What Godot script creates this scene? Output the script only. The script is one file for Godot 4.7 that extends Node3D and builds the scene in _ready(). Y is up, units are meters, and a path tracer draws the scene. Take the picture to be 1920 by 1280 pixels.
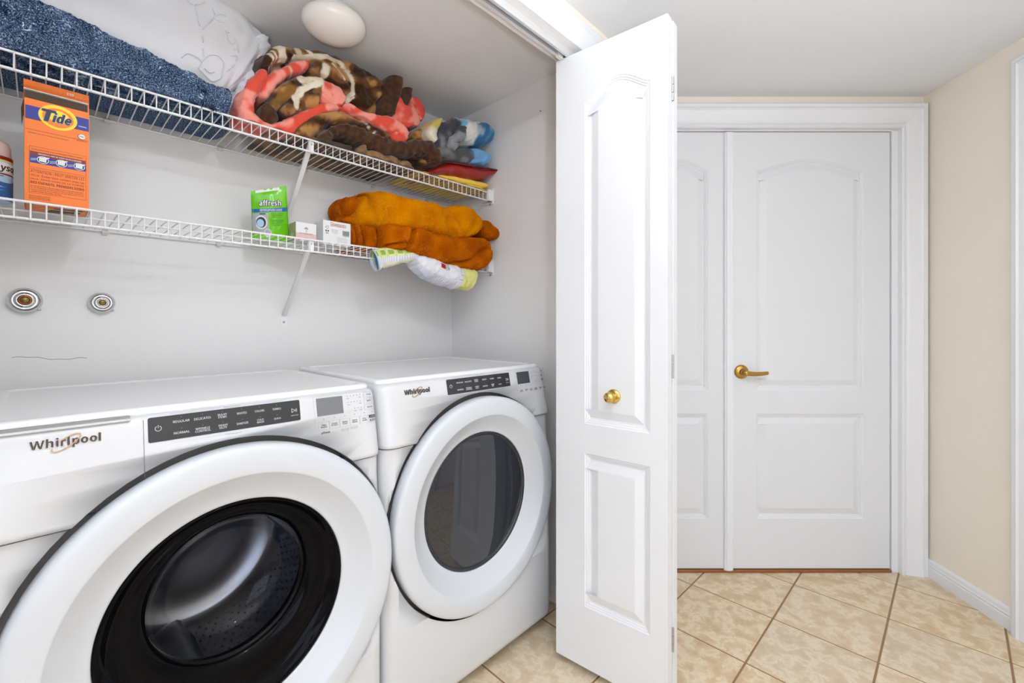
extends Node3D
# A laundry closet beside a small hall. x runs along the closet's back wall, z out of it, y up; metres.

const PIX := 833.0            # focal length of the photograph in its pixels (1920 x 1280)
const YAW := 0.7539822        # the camera looks 43.2 degrees to the left of +x
const EYE := Vector3(0, 1.16, 0)
const DECK_HIGH := 1.770
const DECK_LOW := 1.437
const LIP_Z := -1.505
const BACK_Z := -1.80
const SIDE_X := 1.462
const CEIL := 2.21

const EXPOSURE := 1.23
const LAMP := 0.26
const FILL_UPLIGHT := 0.55  # strength of the fill lamps added behind the camera
const FILL_UPLIGHT_NEAR := 5.3
const FILL_LEFT := 0.25  # strength of the fill light at the added windows
const FILL_BACK := 2.45

var fw: Vector3
var rt: Vector3
var M := {}
var taken := {}
var nz := FastNoiseLite.new()

# ---------------------------------------------------------------- measuring: a pixel of the photograph on a plane of the room
func ray(px: float, py: float) -> Vector3:
	return fw + rt * ((px - 960.0) / PIX) - Vector3.UP * ((py - 605.0) / PIX)
func pz(px: float, py: float, z: float) -> Vector3:
	var d := ray(px, py)
	return EYE + d * (z / d.z)
func px_(px: float, py: float, x: float) -> Vector3:
	var d := ray(px, py)
	return EYE + d * (x / d.x)
func py_(px: float, py: float, y: float) -> Vector3:
	var d := ray(px, py)
	return EYE + d * ((y - EYE.y) / d.y)

# ---------------------------------------------------------------- naming
func numbered(called: String) -> String:
	var n: int = taken.get(called, 0)
	taken[called] = n + 1
	return called if n == 0 else "%s_%03d" % [called, n]
func tag(o: Node, label := "", category := "", group := "", kind := "") -> Node:
	if label: o.set_meta("label", label)
	if category: o.set_meta("category", category)
	if group: o.set_meta("group", group)
	if kind: o.set_meta("kind", kind)
	return o
func thing(called: String, at: Vector3, label: String, category: String, group := "", kind := "") -> Node3D:
	var o := Node3D.new()
	o.name = numbered(called)
	add_child(o)
	o.position = at
	tag(o, label, category, group, kind)
	return o
func part(called: String, mesh: Mesh, m: Material, parent: Node, at := Vector3.ZERO) -> MeshInstance3D:
	var o := MeshInstance3D.new()
	o.name = called
	o.mesh = mesh
	o.material_override = m
	o.position = at
	o.cast_shadow = GeometryInstance3D.SHADOW_CASTING_SETTING_ON
	parent.add_child(o, true)
	return o
func wpart(called: String, mesh: Mesh, m: Material, parent: Node3D) -> MeshInstance3D:   # a part whose mesh is in room coordinates
	return part(called, mesh, m, parent, -parent.position)
func lone(called: String, mesh: Mesh, m: Material, label: String, category: String, kind := "") -> MeshInstance3D:
	var o := part(numbered(called), mesh, m, self)
	tag(o, label, category, "", kind)
	return o

# ---------------------------------------------------------------- meshes
func stool() -> SurfaceTool:
	var st := SurfaceTool.new()
	st.begin(Mesh.PRIMITIVE_TRIANGLES)
	return st
func done(st: SurfaceTool) -> ArrayMesh:
	st.generate_normals()
	return st.commit()
func tri(st: SurfaceTool, a: Vector3, b: Vector3, c: Vector3) -> void:
	st.add_vertex(a); st.add_vertex(b); st.add_vertex(c)
func quad(st: SurfaceTool, a: Vector3, b: Vector3, c: Vector3, d: Vector3) -> void:
	tri(st, a, b, c); tri(st, a, c, d)
func box(st: SurfaceTool, lo: Vector3, hi: Vector3, bevel := 0.0, xf := Transform3D()) -> void:
	# a box with chamfered edges, flat shaded
	st.set_smooth_group(-1)
	var c := (lo + hi) / 2.0
	var h := (hi - lo) / 2.0
	var b := minf(bevel, minf(h.x, minf(h.y, h.z)) * 0.9)
	for axis in 3:
		var u := (axis + 1) % 3
		var v := (axis + 2) % 3
		for s in [-1.0, 1.0]:
			var p := []
			for k in [[-1, -1], [1, -1], [1, 1], [-1, 1]]:
				var q := Vector3.ZERO
				q[axis] = s * h[axis]
				q[u] = k[0] * (h[u] - b)
				q[v] = k[1] * (h[v] - b)
				p.append(xf * (c + q))
			if s > 0: quad(st, p[3], p[2], p[1], p[0])
			else: quad(st, p[0], p[1], p[2], p[3])
		if b > 0.0:
			for su in [-1.0, 1.0]:
				for sv in [-1.0, 1.0]:
					var p := []
					for k in [[0, -1], [0, 1], [1, 1], [1, -1]]:
						var q := Vector3.ZERO
						q[axis] = k[1] * (h[axis] - b)
						q[u] = su * (h[u] - (b if k[0] == 1 else 0.0))
						q[v] = sv * (h[v] - (0.0 if k[0] == 1 else b))
						p.append(xf * (c + q))
					if su * sv > 0: quad(st, p[0], p[1], p[2], p[3])
					else: quad(st, p[3], p[2], p[1], p[0])
	if b > 0.0:
		for sx in [-1.0, 1.0]:
			for sy in [-1.0, 1.0]:
				for sz in [-1.0, 1.0]:
					var s := Vector3(sx, sy, sz)
					var e := s * h - s * b
					var p := [xf * (c + e + Vector3(sx * b, 0, 0)), xf * (c + e + Vector3(0, sy * b, 0)), xf * (c + e + Vector3(0, 0, sz * b))]
					if sx * sy * sz > 0: tri(st, p[2], p[1], p[0])
					else: tri(st, p[0], p[1], p[2])
func boxm(lo: Vector3, hi: Vector3, bevel := 0.0, xf := Transform3D()) -> ArrayMesh:
	var st := stool()
	box(st, lo, hi, bevel, xf)
	return done(st)
# a sheet of nu x nv points; f(u, v) gives the point, col(u, v, p) its colour
func sheet(st: SurfaceTool, nu: int, nv: int, f: Callable, wrap_u := false, wrap_v := false, col = null, flip := false) -> void:
	st.set_smooth_group(0)
	var p := PackedVector3Array()
	var q := PackedColorArray()
	for i in nu:
		for j in nv:
			var u := float(i) / (nu if wrap_u else nu - 1)
			var v := float(j) / (nv if wrap_v else nv - 1)
			var a: Vector3 = f.call(u, v)
			p.append(a)
			if col != null: q.append(col.call(u, v, a))
	for i in (nu if wrap_u else nu - 1):
		for j in (nv if wrap_v else nv - 1):
			var a := i * nv + j
			var b := ((i + 1) % nu) * nv + j
			var c := ((i + 1) % nu) * nv + (j + 1) % nv
			var d := i * nv + (j + 1) % nv
			for k in ([a, c, b, a, d, c] if flip else [a, b, c, a, c, d]):
				if col != null: st.set_color(q[k])
				st.add_vertex(p[k])
# a round rod along a run of points
func rod(st: SurfaceTool, pts: Array, r: float, sides := 6, caps := true) -> void:
	st.set_smooth_group(0)
	var rings := []
	for i in pts.size():
		var t: Vector3
		if i == 0: t = (pts[1] - pts[0]).normalized()
		elif i == pts.size() - 1: t = (pts[i] - pts[i - 1]).normalized()
		else: t = ((pts[i] - pts[i - 1]).normalized() + (pts[i + 1] - pts[i]).normalized()).normalized()
		var a := t.cross(Vector3(0.13, 0.37, 0.92)).normalized()
		if i > 0:
			var prev: Vector3 = rings[i - 1][1]
			a = (prev - t * prev.dot(t)).normalized()
		var b := t.cross(a)
		var ring := PackedVector3Array()
		for k in sides:
			var ang := TAU * k / sides
			ring.append(pts[i] + (a * cos(ang) + b * sin(ang)) * r)
		rings.append([ring, a])
	for i in pts.size() - 1:
		for k in sides:
			var k2 := (k + 1) % sides
			quad(st, rings[i][0][k], rings[i][0][k2], rings[i + 1][0][k2], rings[i + 1][0][k])
	if caps:
		st.set_smooth_group(-1)
		for k in range(1, sides - 1):
			tri(st, rings[0][0][0], rings[0][0][k + 1], rings[0][0][k])
			var e: PackedVector3Array = rings[pts.size() - 1][0]
			tri(st, e[0], e[k], e[k + 1])
func rodm(pts: Array, r: float, sides := 6) -> ArrayMesh:
	var st := stool()
	rod(st, pts, r, sides)
	return done(st)
# turned on the local z axis: profile of (radius, z); sharp where two points of one radius pair repeat
func lathe(st: SurfaceTool, prof: Array, segs := 64, xf := Transform3D(), sy := 1.0) -> void:
	for i in prof.size() - 1:
		if (prof[i] as Vector2).is_equal_approx(prof[i + 1]): continue
		var g := 0
		for k in i + 1:
			if (prof[k] as Vector2).is_equal_approx(prof[k + 1]): g += 1
		st.set_smooth_group(g)
		for k in segs:
			var a0 := TAU * k / segs
			var a1 := TAU * ((k + 1) % segs) / segs
			var p := [[prof[i], a0], [prof[i], a1], [prof[i + 1], a1], [prof[i + 1], a0]]
			var w := []
			for e in p: w.append(xf * Vector3(e[0].x * cos(e[1]), e[0].x * sin(e[1]) * sy, e[0].y))
			if prof[i].x < 1e-6: tri(st, w[0], w[2], w[3])
			elif prof[i + 1].x < 1e-6: tri(st, w[0], w[1], w[2])
			else: quad(st, w[0], w[1], w[2], w[3])
func lathem(prof: Array, segs := 64, xf := Transform3D(), sy := 1.0) -> ArrayMesh:
	var st := stool()
	lathe(st, prof, segs, xf, sy)
	return done(st)
# a flat shape in local xy with thickness along z (front at z0 + t)
func plate(st: SurfaceTool, poly: PackedVector2Array, z0: float, t: float, xf := Transform3D()) -> void:
	st.set_smooth_group(-1)
	var idx := Geometry2D.triangulate_polygon(poly)
	for k in range(0, idx.size(), 3):
		var a := poly[idx[k]]
		var b := poly[idx[k + 1]]
		var c := poly[idx[k + 2]]
		if (b - a).cross(c - a) > 0.0:
			var s := b; b = c; c = s
		tri(st, xf * Vector3(a.x, a.y, z0 + t), xf * Vector3(b.x, b.y, z0 + t), xf * Vector3(c.x, c.y, z0 + t))
		tri(st, xf * Vector3(a.x, a.y, z0), xf * Vector3(c.x, c.y, z0), xf * Vector3(b.x, b.y, z0))
	var n := poly.size()
	var ccw := not Geometry2D.is_polygon_clockwise(poly)
	for k in n:
		var a := poly[k]
		var b := poly[(k + 1) % n]
		if not ccw:
			var s := a; a = b; b = s
		quad(st, xf * Vector3(a.x, a.y, z0 + t), xf * Vector3(b.x, b.y, z0 + t), xf * Vector3(b.x, b.y, z0), xf * Vector3(a.x, a.y, z0))
func platem(poly: PackedVector2Array, z0: float, t: float, xf := Transform3D()) -> ArrayMesh:
	var st := stool()
	plate(st, poly, z0, t, xf)
	return done(st)
func rounded(x0: float, y0: float, x1: float, y1: float, r: float, n := 5) -> PackedVector2Array:
	var p := PackedVector2Array()
	for c in [[x1 - r, y1 - r, 0.0], [x0 + r, y1 - r, PI / 2], [x0 + r, y0 + r, PI], [x1 - r, y0 + r, PI * 1.5]]:
		for k in n + 1:
			var a: float = c[2] + PI / 2 * k / n
			p.append(Vector2(c[0] + r * cos(a), c[1] + r * sin(a)))
	return p
func oval(cx: float, cy: float, rx: float, ry: float, n := 32, a0 := 0.0) -> PackedVector2Array:
	var p := PackedVector2Array()
	for k in n:
		var a := TAU * k / n
		p.append(Vector2(cx, cy) + Vector2(rx * cos(a), ry * sin(a)).rotated(a0))
	return p
func hoop(st: SurfaceTool, cx: float, cy: float, rx: float, ry: float, w: float, z0: float, t: float, a0 := 0.0, from := 0.0, to := TAU, n := 40, xf := Transform3D()) -> void:
	st.set_smooth_group(-1)
	for k in n:
		var a := from + (to - from) * k / n
		var b := from + (to - from) * (k + 1) / n
		var o := [Vector2(rx * cos(a), ry * sin(a)), Vector2(rx * cos(b), ry * sin(b)), Vector2((rx - w) * cos(b), (ry - w) * sin(b)), Vector2((rx - w) * cos(a), (ry - w) * sin(a))]
		var f := []
		var g := []
		for e in o:
			var q: Vector2 = Vector2(cx, cy) + (e as Vector2).rotated(a0)
			f.append(xf * Vector3(q.x, q.y, z0 + t))
			g.append(xf * Vector3(q.x, q.y, z0))
		quad(st, f[3], f[2], f[1], f[0])
		quad(st, g[0], f[0], f[1], g[1])
		quad(st, f[3], g[3], g[2], f[2])
# ---------------------------------------------------------------- lettering
var fonts := {}
func font(serif: bool, bold: bool) -> SystemFont:
	var key := "%s%s" % [serif, bold]
	if not fonts.has(key):
		var f := SystemFont.new()
		f.font_names = PackedStringArray(["Droid Serif" if serif else "Droid Sans"])
		f.font_weight = 700 if bold else 400
		fonts[key] = f
	return fonts[key]
# words w wide and h tall, centred on at in the parent's axes; lies in local xy
func words(text: String, at: Vector3, w: float, h: float, m: Material, parent: Node, bold := false, called := "lettering", serif := false, slant := 0.0, turn := Basis(), deep := 0.0004) -> MeshInstance3D:
	var t := TextMesh.new()
	t.font = font(serif, bold)
	t.font_size = 48
	t.pixel_size = 0.001
	t.depth = 0.004
	t.curve_step = 1.2
	t.text = text
	t.line_spacing = -14
	var b := t.get_aabb()
	var o := part(called, t, m, parent)
	var s := Basis(Vector3(w / b.size.x, 0, 0), Vector3(slant * h / b.size.y, h / b.size.y, 0), Vector3(0, 0, deep / 0.004))
	var mid := b.position + b.size / 2.0
	o.transform = Transform3D(turn, at) * Transform3D(s, -(s * Vector3(mid.x, mid.y, 0)))
	return o

# ---------------------------------------------------------------- cloth
func spow(x: float, e: float) -> float:
	return signf(x) * pow(absf(x), e)
func spline(k: Array, t: float) -> Array:
	var n := k.size() - 1
	var x := clampf(t, 0.0, 1.0) * n
	var i := mini(int(x), n - 1)
	var f := x - i
	var a: Array = k[maxi(i - 1, 0)]
	var b: Array = k[i]
	var c: Array = k[i + 1]
	var d: Array = k[mini(i + 2, n)]
	var out := []
	for j in b.size():
		out.append(0.5 * (2.0 * b[j] + (c[j] - a[j]) * f + (2.0 * a[j] - 5.0 * b[j] + 4.0 * c[j] - d[j]) * f * f + (3.0 * b[j] - a[j] - 3.0 * c[j] + d[j]) * f * f * f))
	return out
# A thick fold of cloth: it runs along pts ([x, y, half thickness] measured on the photograph, laid on the plane z),
# is as thick as measured and reaches back by depth. bump is the height of its soft lumps.
func fold(st: SurfaceTool, pts: Array, z: float, depth: float, opt := {}) -> void:
	var nu: int = opt.get("nu", 90)
	var nv: int = opt.get("nv", 36)
	var bump: float = opt.get("bump", 0.006)
	var freq: float = opt.get("freq", 14.0)
	var cap0: float = opt.get("cap0", 0.08)
	var cap1: float = opt.get("cap1", 0.08)
	var sq: float = opt.get("square", 0.62)
	var extra = opt.get("extra")
	var col = opt.get("col")
	var pile: float = opt.get("pile", 0.0)
	var ground: float = opt.get("floor", -9.0)
	var lip: bool = opt.get("lip", false)
	var mid := []
	var nor := []
	for i in nu:
		var t := float(i) / (nu - 1)
		var a := spline(pts, t)
		var b := spline(pts, minf(t + 0.004, 1.0))
		var c := spline(pts, maxf(t - 0.004, 0.0))
		var dir := Vector2(b[0] - c[0], b[1] - c[1]).normalized()
		var up := Vector2(dir.y, -dir.x)
		var zz: float = z + (a[3] if a.size() > 3 else 0.0)
		var p := pz(a[0], a[1], zz)
		mid.append(p)
		nor.append(pz(a[0] + up.x * a[2], a[1] + up.y * a[2], zz) - p)
	var f := func(u: float, v: float) -> Vector3:
		var i := clampi(roundi(u * (nu - 1)), 0, nu - 1)
		var ang := v * TAU
		var k := 1.0
		if cap0 > 0.0 and u < cap0: k = sqrt(maxf(0.0, 1.0 - pow(1.0 - u / cap0, 2.0)))
		if cap1 > 0.0 and u > 1.0 - cap1: k = sqrt(maxf(0.0, 1.0 - pow(1.0 - (1.0 - u) / cap1, 2.0)))
		var a := spow(sin(ang), sq)
		var b := spow(cos(ang), sq)
		var n: Vector3 = nor[i]
		var kz := 0.55 + 0.45 * k
		var p: Vector3 = mid[i] + n * (a * k) + Vector3(0, 0, depth / 2.0 * (b * kz - 1.0))
		var out := (n.normalized() * sin(ang) + Vector3(0, 0, cos(ang))).normalized()
		var d := bump * nz.get_noise_3dv(p * freq) + bump * 0.4 * nz.get_noise_3dv(p * freq * 2.7 + Vector3(9, 3, 1))
		if pile > 0.0: d += pile * nz.get_noise_3dv(p * 160.0)
		if extra != null: d += extra.call(u, sin(ang), cos(ang))
		var e := p + out * (d * k)
		if not lip or e.z < LIP_Z - 0.004: e.y = maxf(e.y, ground + 0.0015 * (1.0 - cos(e.x * 90.0)))
		return e
	sheet(st, nu, nv, f, false, true, col)

# ---------------------------------------------------------------- materials
func mat(c: Color, rough := 0.6, metal := 0.0, spec := 0.5) -> StandardMaterial3D:
	var m := StandardMaterial3D.new()
	m.albedo_color = c
	m.roughness = rough
	m.metallic = metal
	m.metallic_specular = spec
	return m
func rgb(r: int, g: int, b: int) -> Color:
	return Color(r / 255.0, g / 255.0, b / 255.0)
func noise(freq: float, size := 512, octaves := 3, sd := 1, ramp: Gradient = null, kind := FastNoiseLite.TYPE_SIMPLEX_SMOOTH) -> NoiseTexture2D:
	var n := FastNoiseLite.new()
	n.noise_type = kind
	n.frequency = freq
	n.seed = sd
	n.fractal_octaves = octaves
	var t := NoiseTexture2D.new()
	t.width = size
	t.height = size
	t.seamless = true
	t.noise = n
	if ramp: t.color_ramp = ramp
	return t
func ramp(stops: Array) -> Gradient:
	var g := Gradient.new()
	var o := PackedFloat32Array()
	var c := PackedColorArray()
	for s in stops:
		o.append(s[0])
		c.append(s[1])
	g.offsets = o
	g.colors = c
	return g
func tri_map(m: StandardMaterial3D, scale: float, world := false) -> StandardMaterial3D:
	m.uv1_triplanar = true
	m.uv1_world_triplanar = world
	m.uv1_scale = Vector3.ONE * scale
	return m
func relief(m: StandardMaterial3D, t: Texture2D, cm: float) -> StandardMaterial3D:
	m.heightmap_enabled = true
	m.heightmap_texture = t
	m.heightmap_scale = cm
	return m
func make_materials() -> void:
	var fine := noise(0.11, 512, 3, 5)
	var soft := noise(0.02, 512, 4, 8)
	M.closet = tri_map(relief(mat(rgb(243, 241, 239), 0.75, 0, 0.3), fine, 0.02), 5.0, true)
	M.ceiling = tri_map(relief(mat(rgb(247, 248, 250), 0.85, 0, 0.2), fine, 0.02), 5.0, true)
	M.cream = tri_map(relief(mat(rgb(255, 246, 231), 0.7, 0, 0.3), fine, 0.02), 5.0, true)
	M.trim = mat(rgb(244, 245, 248), 0.35)
	M.door = tri_map(relief(mat(rgb(236, 238, 241), 0.42), fine, 0.008), 4.0)
	M.grout = mat(rgb(158, 124, 92), 0.9)
	M.wood = mat(rgb(152, 96, 48), 0.45)
	M.track = mat(rgb(225, 226, 228), 0.3, 0.3)
	M.dark = mat(rgb(30, 29, 28), 0.7)
	M.brass = mat(rgb(222, 190, 112), 0.16, 1.0)
	M.old_brass = mat(rgb(192, 152, 82), 0.24, 1.0)
	M.steel = mat(rgb(190, 190, 190), 0.3, 1.0)
	M.chrome = mat(rgb(206, 207, 210), 0.05, 1.0)
	M.copper = mat(rgb(176, 112, 84), 0.3, 1.0)
	M.bronze = mat(rgb(140, 118, 66), 0.4, 1.0)
	M.enamel = mat(rgb(216, 217, 219), 0.16)
	M.enamel_top = mat(rgb(238, 238, 238), 0.22)
	M.ring = mat(rgb(212, 216, 221), 0.3)
	M.gasket = mat(rgb(150, 147, 141), 0.6)
	M.strip = mat(rgb(46, 46, 50), 0.35)
	M.screen = mat(rgb(120, 122, 126), 0.3)
	M.screen_dark = mat(rgb(74, 77, 84), 0.3)
	M.print_white = mat(rgb(225, 227, 230), 0.6)
	M.print_grey = mat(rgb(176, 178, 182), 0.6)
	M.print_dark = mat(rgb(70, 72, 76), 0.6)
	M.logo = mat(rgb(74, 68, 64), 0.3, 0.6)
	M.logo_edge = mat(rgb(206, 206, 206), 0.25, 0.7)
	M.gold = mat(rgb(190, 150, 104), 0.3, 0.7)
	M.black_gloss = mat(rgb(7, 7, 10), 0.07, 0, 0.2)
	M.drum = mat(rgb(150, 154, 164), 0.27, 1.0)
	M.drum_dark = mat(rgb(60, 62, 66), 0.5, 0.6)
	M.hole = mat(rgb(16, 16, 18), 0.6)
	M.baffle = mat(rgb(74, 76, 82), 0.3)
	var g := mat(Color(0.05, 0.05, 0.06, 0.1), 0.02, 0, 0.28)
	g.transparency = BaseMaterial3D.TRANSPARENCY_ALPHA
	M.bowl = g
	M.tinted = mat(rgb(34, 38, 46), 0.05)
	M.tinted.clearcoat_enabled = true
	M.tinted.clearcoat = 0.7
	M.tinted.clearcoat_roughness = 0.02
	M.wire = mat(rgb(244, 244, 243), 0.35)
	M.clip = mat(rgb(228, 226, 220), 0.5)
	M.lamp_glass = mat(rgb(252, 248, 240), 0.3)
	# cloth
	var furry := noise(0.16, 512, 2, 21)
	var pile := noise(0.09, 512, 3, 33)
	M.navy = mat(Color.WHITE, 0.95, 0, 0.15)
	M.navy.albedo_texture = noise(0.085, 512, 3, 41, ramp([[0.0, rgb(20, 32, 58)], [0.4, rgb(52, 74, 108)], [0.58, rgb(104, 130, 166)], [0.74, rgb(196, 214, 234)], [1.0, rgb(236, 242, 250)]]))
	tri_map(relief(M.navy, furry, 0.5), 5.5)
	M.plush = mat(Color.WHITE, 0.8, 0, 0.2)
	M.plush.vertex_color_use_as_albedo = true
	M.plush.rim_enabled = true
	M.plush.rim = 0.5
	M.plush.rim_tint = 0.6
	tri_map(relief(M.plush, pile, 0.12), 6.0)
	M.orange = mat(Color.WHITE, 0.9, 0, 0.15)
	M.orange.vertex_color_use_as_albedo = true
	M.orange.albedo_texture = noise(0.06, 512, 3, 51, ramp([[0.0, rgb(216, 200, 180)], [0.5, rgb(240, 234, 226)], [1.0, rgb(255, 255, 255)]]))
	tri_map(relief(M.orange, furry, 0.3), 6.0)
	M.white_cloth = mat(rgb(240, 240, 243), 0.7, 0, 0.3)
	M.white_cloth.rim_enabled = true
	M.white_cloth.rim = 0.3
	tri_map(relief(M.white_cloth, noise(0.2, 512, 2, 61), 0.03), 8.0)
	M.stitch = mat(rgb(240, 240, 242), 0.6)
	M.satin = mat(Color.WHITE, 0.32, 0, 0.6)
	M.satin.vertex_color_use_as_albedo = true
	M.linen = mat(rgb(252, 218, 100), 0.9, 0, 0.15)
	tri_map(relief(M.linen, noise(0.25, 512, 2, 71), 0.04), 8.0)
	M.quilt = mat(Color.WHITE, 0.85, 0, 0.15)
	M.quilt.vertex_color_use_as_albedo = true
	# floor tiles: three clays
	M.tile = []
	for k in 3:
		var t := mat(Color.WHITE, 0.4, 0, 0.45)
		var a: Array = [[rgb(212, 186, 149), rgb(222, 198, 163), rgb(228, 206, 172), rgb(239, 223, 195)], [rgb(209, 180, 139), rgb(220, 193, 153), rgb(228, 203, 165), rgb(240, 224, 194)], [rgb(211, 188, 155), rgb(219, 197, 165), rgb(225, 204, 173), rgb(237, 222, 196)]][k]
		var nt := noise(0.0115, 1024, 6, 81 + k, ramp([[0.0, a[0]], [0.34, a[1]], [0.5, a[2]], [0.64, a[3]], [0.8, a[2]], [1.0, a[1]]]))
		(nt.noise as FastNoiseLite).fractal_gain = 0.58
		(nt.noise as FastNoiseLite).domain_warp_enabled = true
		(nt.noise as FastNoiseLite).domain_warp_amplitude = 45.0
		(nt.noise as FastNoiseLite).domain_warp_frequency = 0.012
		t.albedo_texture = nt
		relief(t, soft, 0.05)
		tri_map(t, 1.0, true)
		t.uv1_offset = Vector3(0.37 * k, 0.11 * k, 0.61 * k)
		M.tile.append(t)
	# print
	M.box_orange = mat(rgb(252, 124, 20), 0.45)
	M.box_inside = mat(rgb(96, 76, 58), 0.85)
	M.card = mat(rgb(240, 240, 240), 0.55)
	M.blue_print = mat(rgb(40, 52, 150), 0.5)
	M.navy_print = mat(rgb(36, 40, 78), 0.5)
	M.yellow_print = mat(rgb(255, 222, 28), 0.45)
	M.maroon_print = mat(rgb(132, 40, 26), 0.5)
	M.brown_print = mat(rgb(118, 46, 14), 0.6)
	M.red_print = mat(rgb(214, 52, 38), 0.5)
	M.pouch = mat(rgb(112, 206, 22), 0.22)
	M.band_blue = mat(rgb(30, 104, 176), 0.3)
	M.pink = mat(rgb(236, 196, 194), 0.55)
	M.kraft = mat(rgb(178, 172, 132), 0.6)
	M.grey_print = mat(rgb(176, 176, 178), 0.4)
	M.ink = mat(rgb(44, 44, 46), 0.6)
	M.can_cap = mat(rgb(206, 190, 182), 0.35)
	M.can_blue = mat(rgb(50, 100, 156), 0.3)
	M.sky_print = mat(rgb(170, 206, 230), 0.35)

func _ready() -> void:
	fw = Vector3(cos(YAW), 0, -sin(YAW))
	rt = Vector3(sin(YAW), 0, cos(YAW))
	nz.seed = 7
	nz.noise_type = FastNoiseLite.TYPE_SIMPLEX_SMOOTH
	nz.frequency = 1.0
	nz.fractal_octaves = 1
	# camera: level, a 833-pixel lens shifted down by 35 pixels
	var cam := Camera3D.new()
	cam.name = "camera"
	add_child(cam)
	cam.projection = Camera3D.PROJECTION_FRUSTUM
	cam.near = 0.05
	cam.far = 60.0
	cam.size = 0.05 * 1280.0 / PIX
	cam.frustum_offset = Vector2(0, -0.05 * 35.0 / PIX)
	cam.transform = Transform3D(Basis(rt, Vector3.UP, -fw), EYE)
	cam.current = true
	# sky, exposure
	var we := WorldEnvironment.new()
	we.name = "surroundings"
	var e := Environment.new()
	var sky := Sky.new()
	var sm := ProceduralSkyMaterial.new()
	sm.sky_top_color = rgb(150, 180, 220)
	sm.sky_horizon_color = rgb(214, 224, 236)
	sm.ground_horizon_color = rgb(190, 190, 186)
	sm.ground_bottom_color = rgb(150, 148, 142)
	sky.sky_material = sm
	e.background_mode = Environment.BG_SKY
	e.sky = sky
	e.tonemap_mode = Environment.TONE_MAPPER_LINEAR
	e.tonemap_exposure = EXPOSURE
	e.sdfgi_enabled = true
	e.ssao_enabled = true
	e.ssil_enabled = true
	we.environment = e
	add_child(we)
	# fill light from two added windows, unseen behind the camera
	for q in [[Vector3(-2.36, 1.35, 0.95), Vector3(1.0, 1.35, 0.95), Vector2(2.2, 1.5), FILL_LEFT], [Vector3(-1.1, 1.02, 2.48), Vector3(-1.1, 1.02, -1.0), Vector2(2.2, 1.7), FILL_BACK]]:
		var fill_light := AreaLight3D.new()
		fill_light.name = "added_window_fill"
		fill_light.area_size = q[2]
		fill_light.light_color = rgb(226, 238, 255)
		fill_light.light_energy = q[3]
		fill_light.area_range = 12.0
		fill_light.shadow_enabled = true
		add_child(fill_light, true)
		fill_light.look_at_from_position(q[0], q[1])
	make_materials()
	build_room()
	build_doors()
	build_lamps()
	build_machines()
	build_shelves()
	build_goods()
	build_blankets()
	build_details()

# ================================================================ the room
func wall_run(called: String, a: Vector2, b: Vector2, thick: float, y0: float, y1: float, m: Material, label: String, openings := []) -> MeshInstance3D:
	# a wall whose face runs from a to b (x, z) with its thickness behind it, on the left hand going from a to b; openings: [from, to, y0, y1] along it
	var d := (b - a).normalized()
	var n := Vector2(d.y, -d.x)
	var len_ := (b - a).length()
	var xf := Transform3D(Basis(Vector3(d.x, 0, d.y), Vector3.UP, Vector3(d.x, 0, d.y).cross(Vector3.UP)), Vector3(a.x, 0, a.y))
	var st := stool()
	var s := 0.0
	for o in openings:
		box(st, Vector3(s, y0, -thick), Vector3(o[0], y1, 0), 0, xf)
		if o[2] > y0: box(st, Vector3(o[0], y0, -thick), Vector3(o[1], o[2], 0), 0, xf)
		if o[3] < y1: box(st, Vector3(o[0], o[3], -thick), Vector3(o[1], y1, 0), 0, xf)
		s = o[1]
	box(st, Vector3(s, y0, -thick), Vector3(len_, y1, 0), 0, xf)
	return lone(called, done(st), m, label, "wall", "structure")
func struct_thing(called: String, at: Vector3, label: String, category: String) -> Node3D:
	return thing(called, at, label, category, "", "structure")

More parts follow.
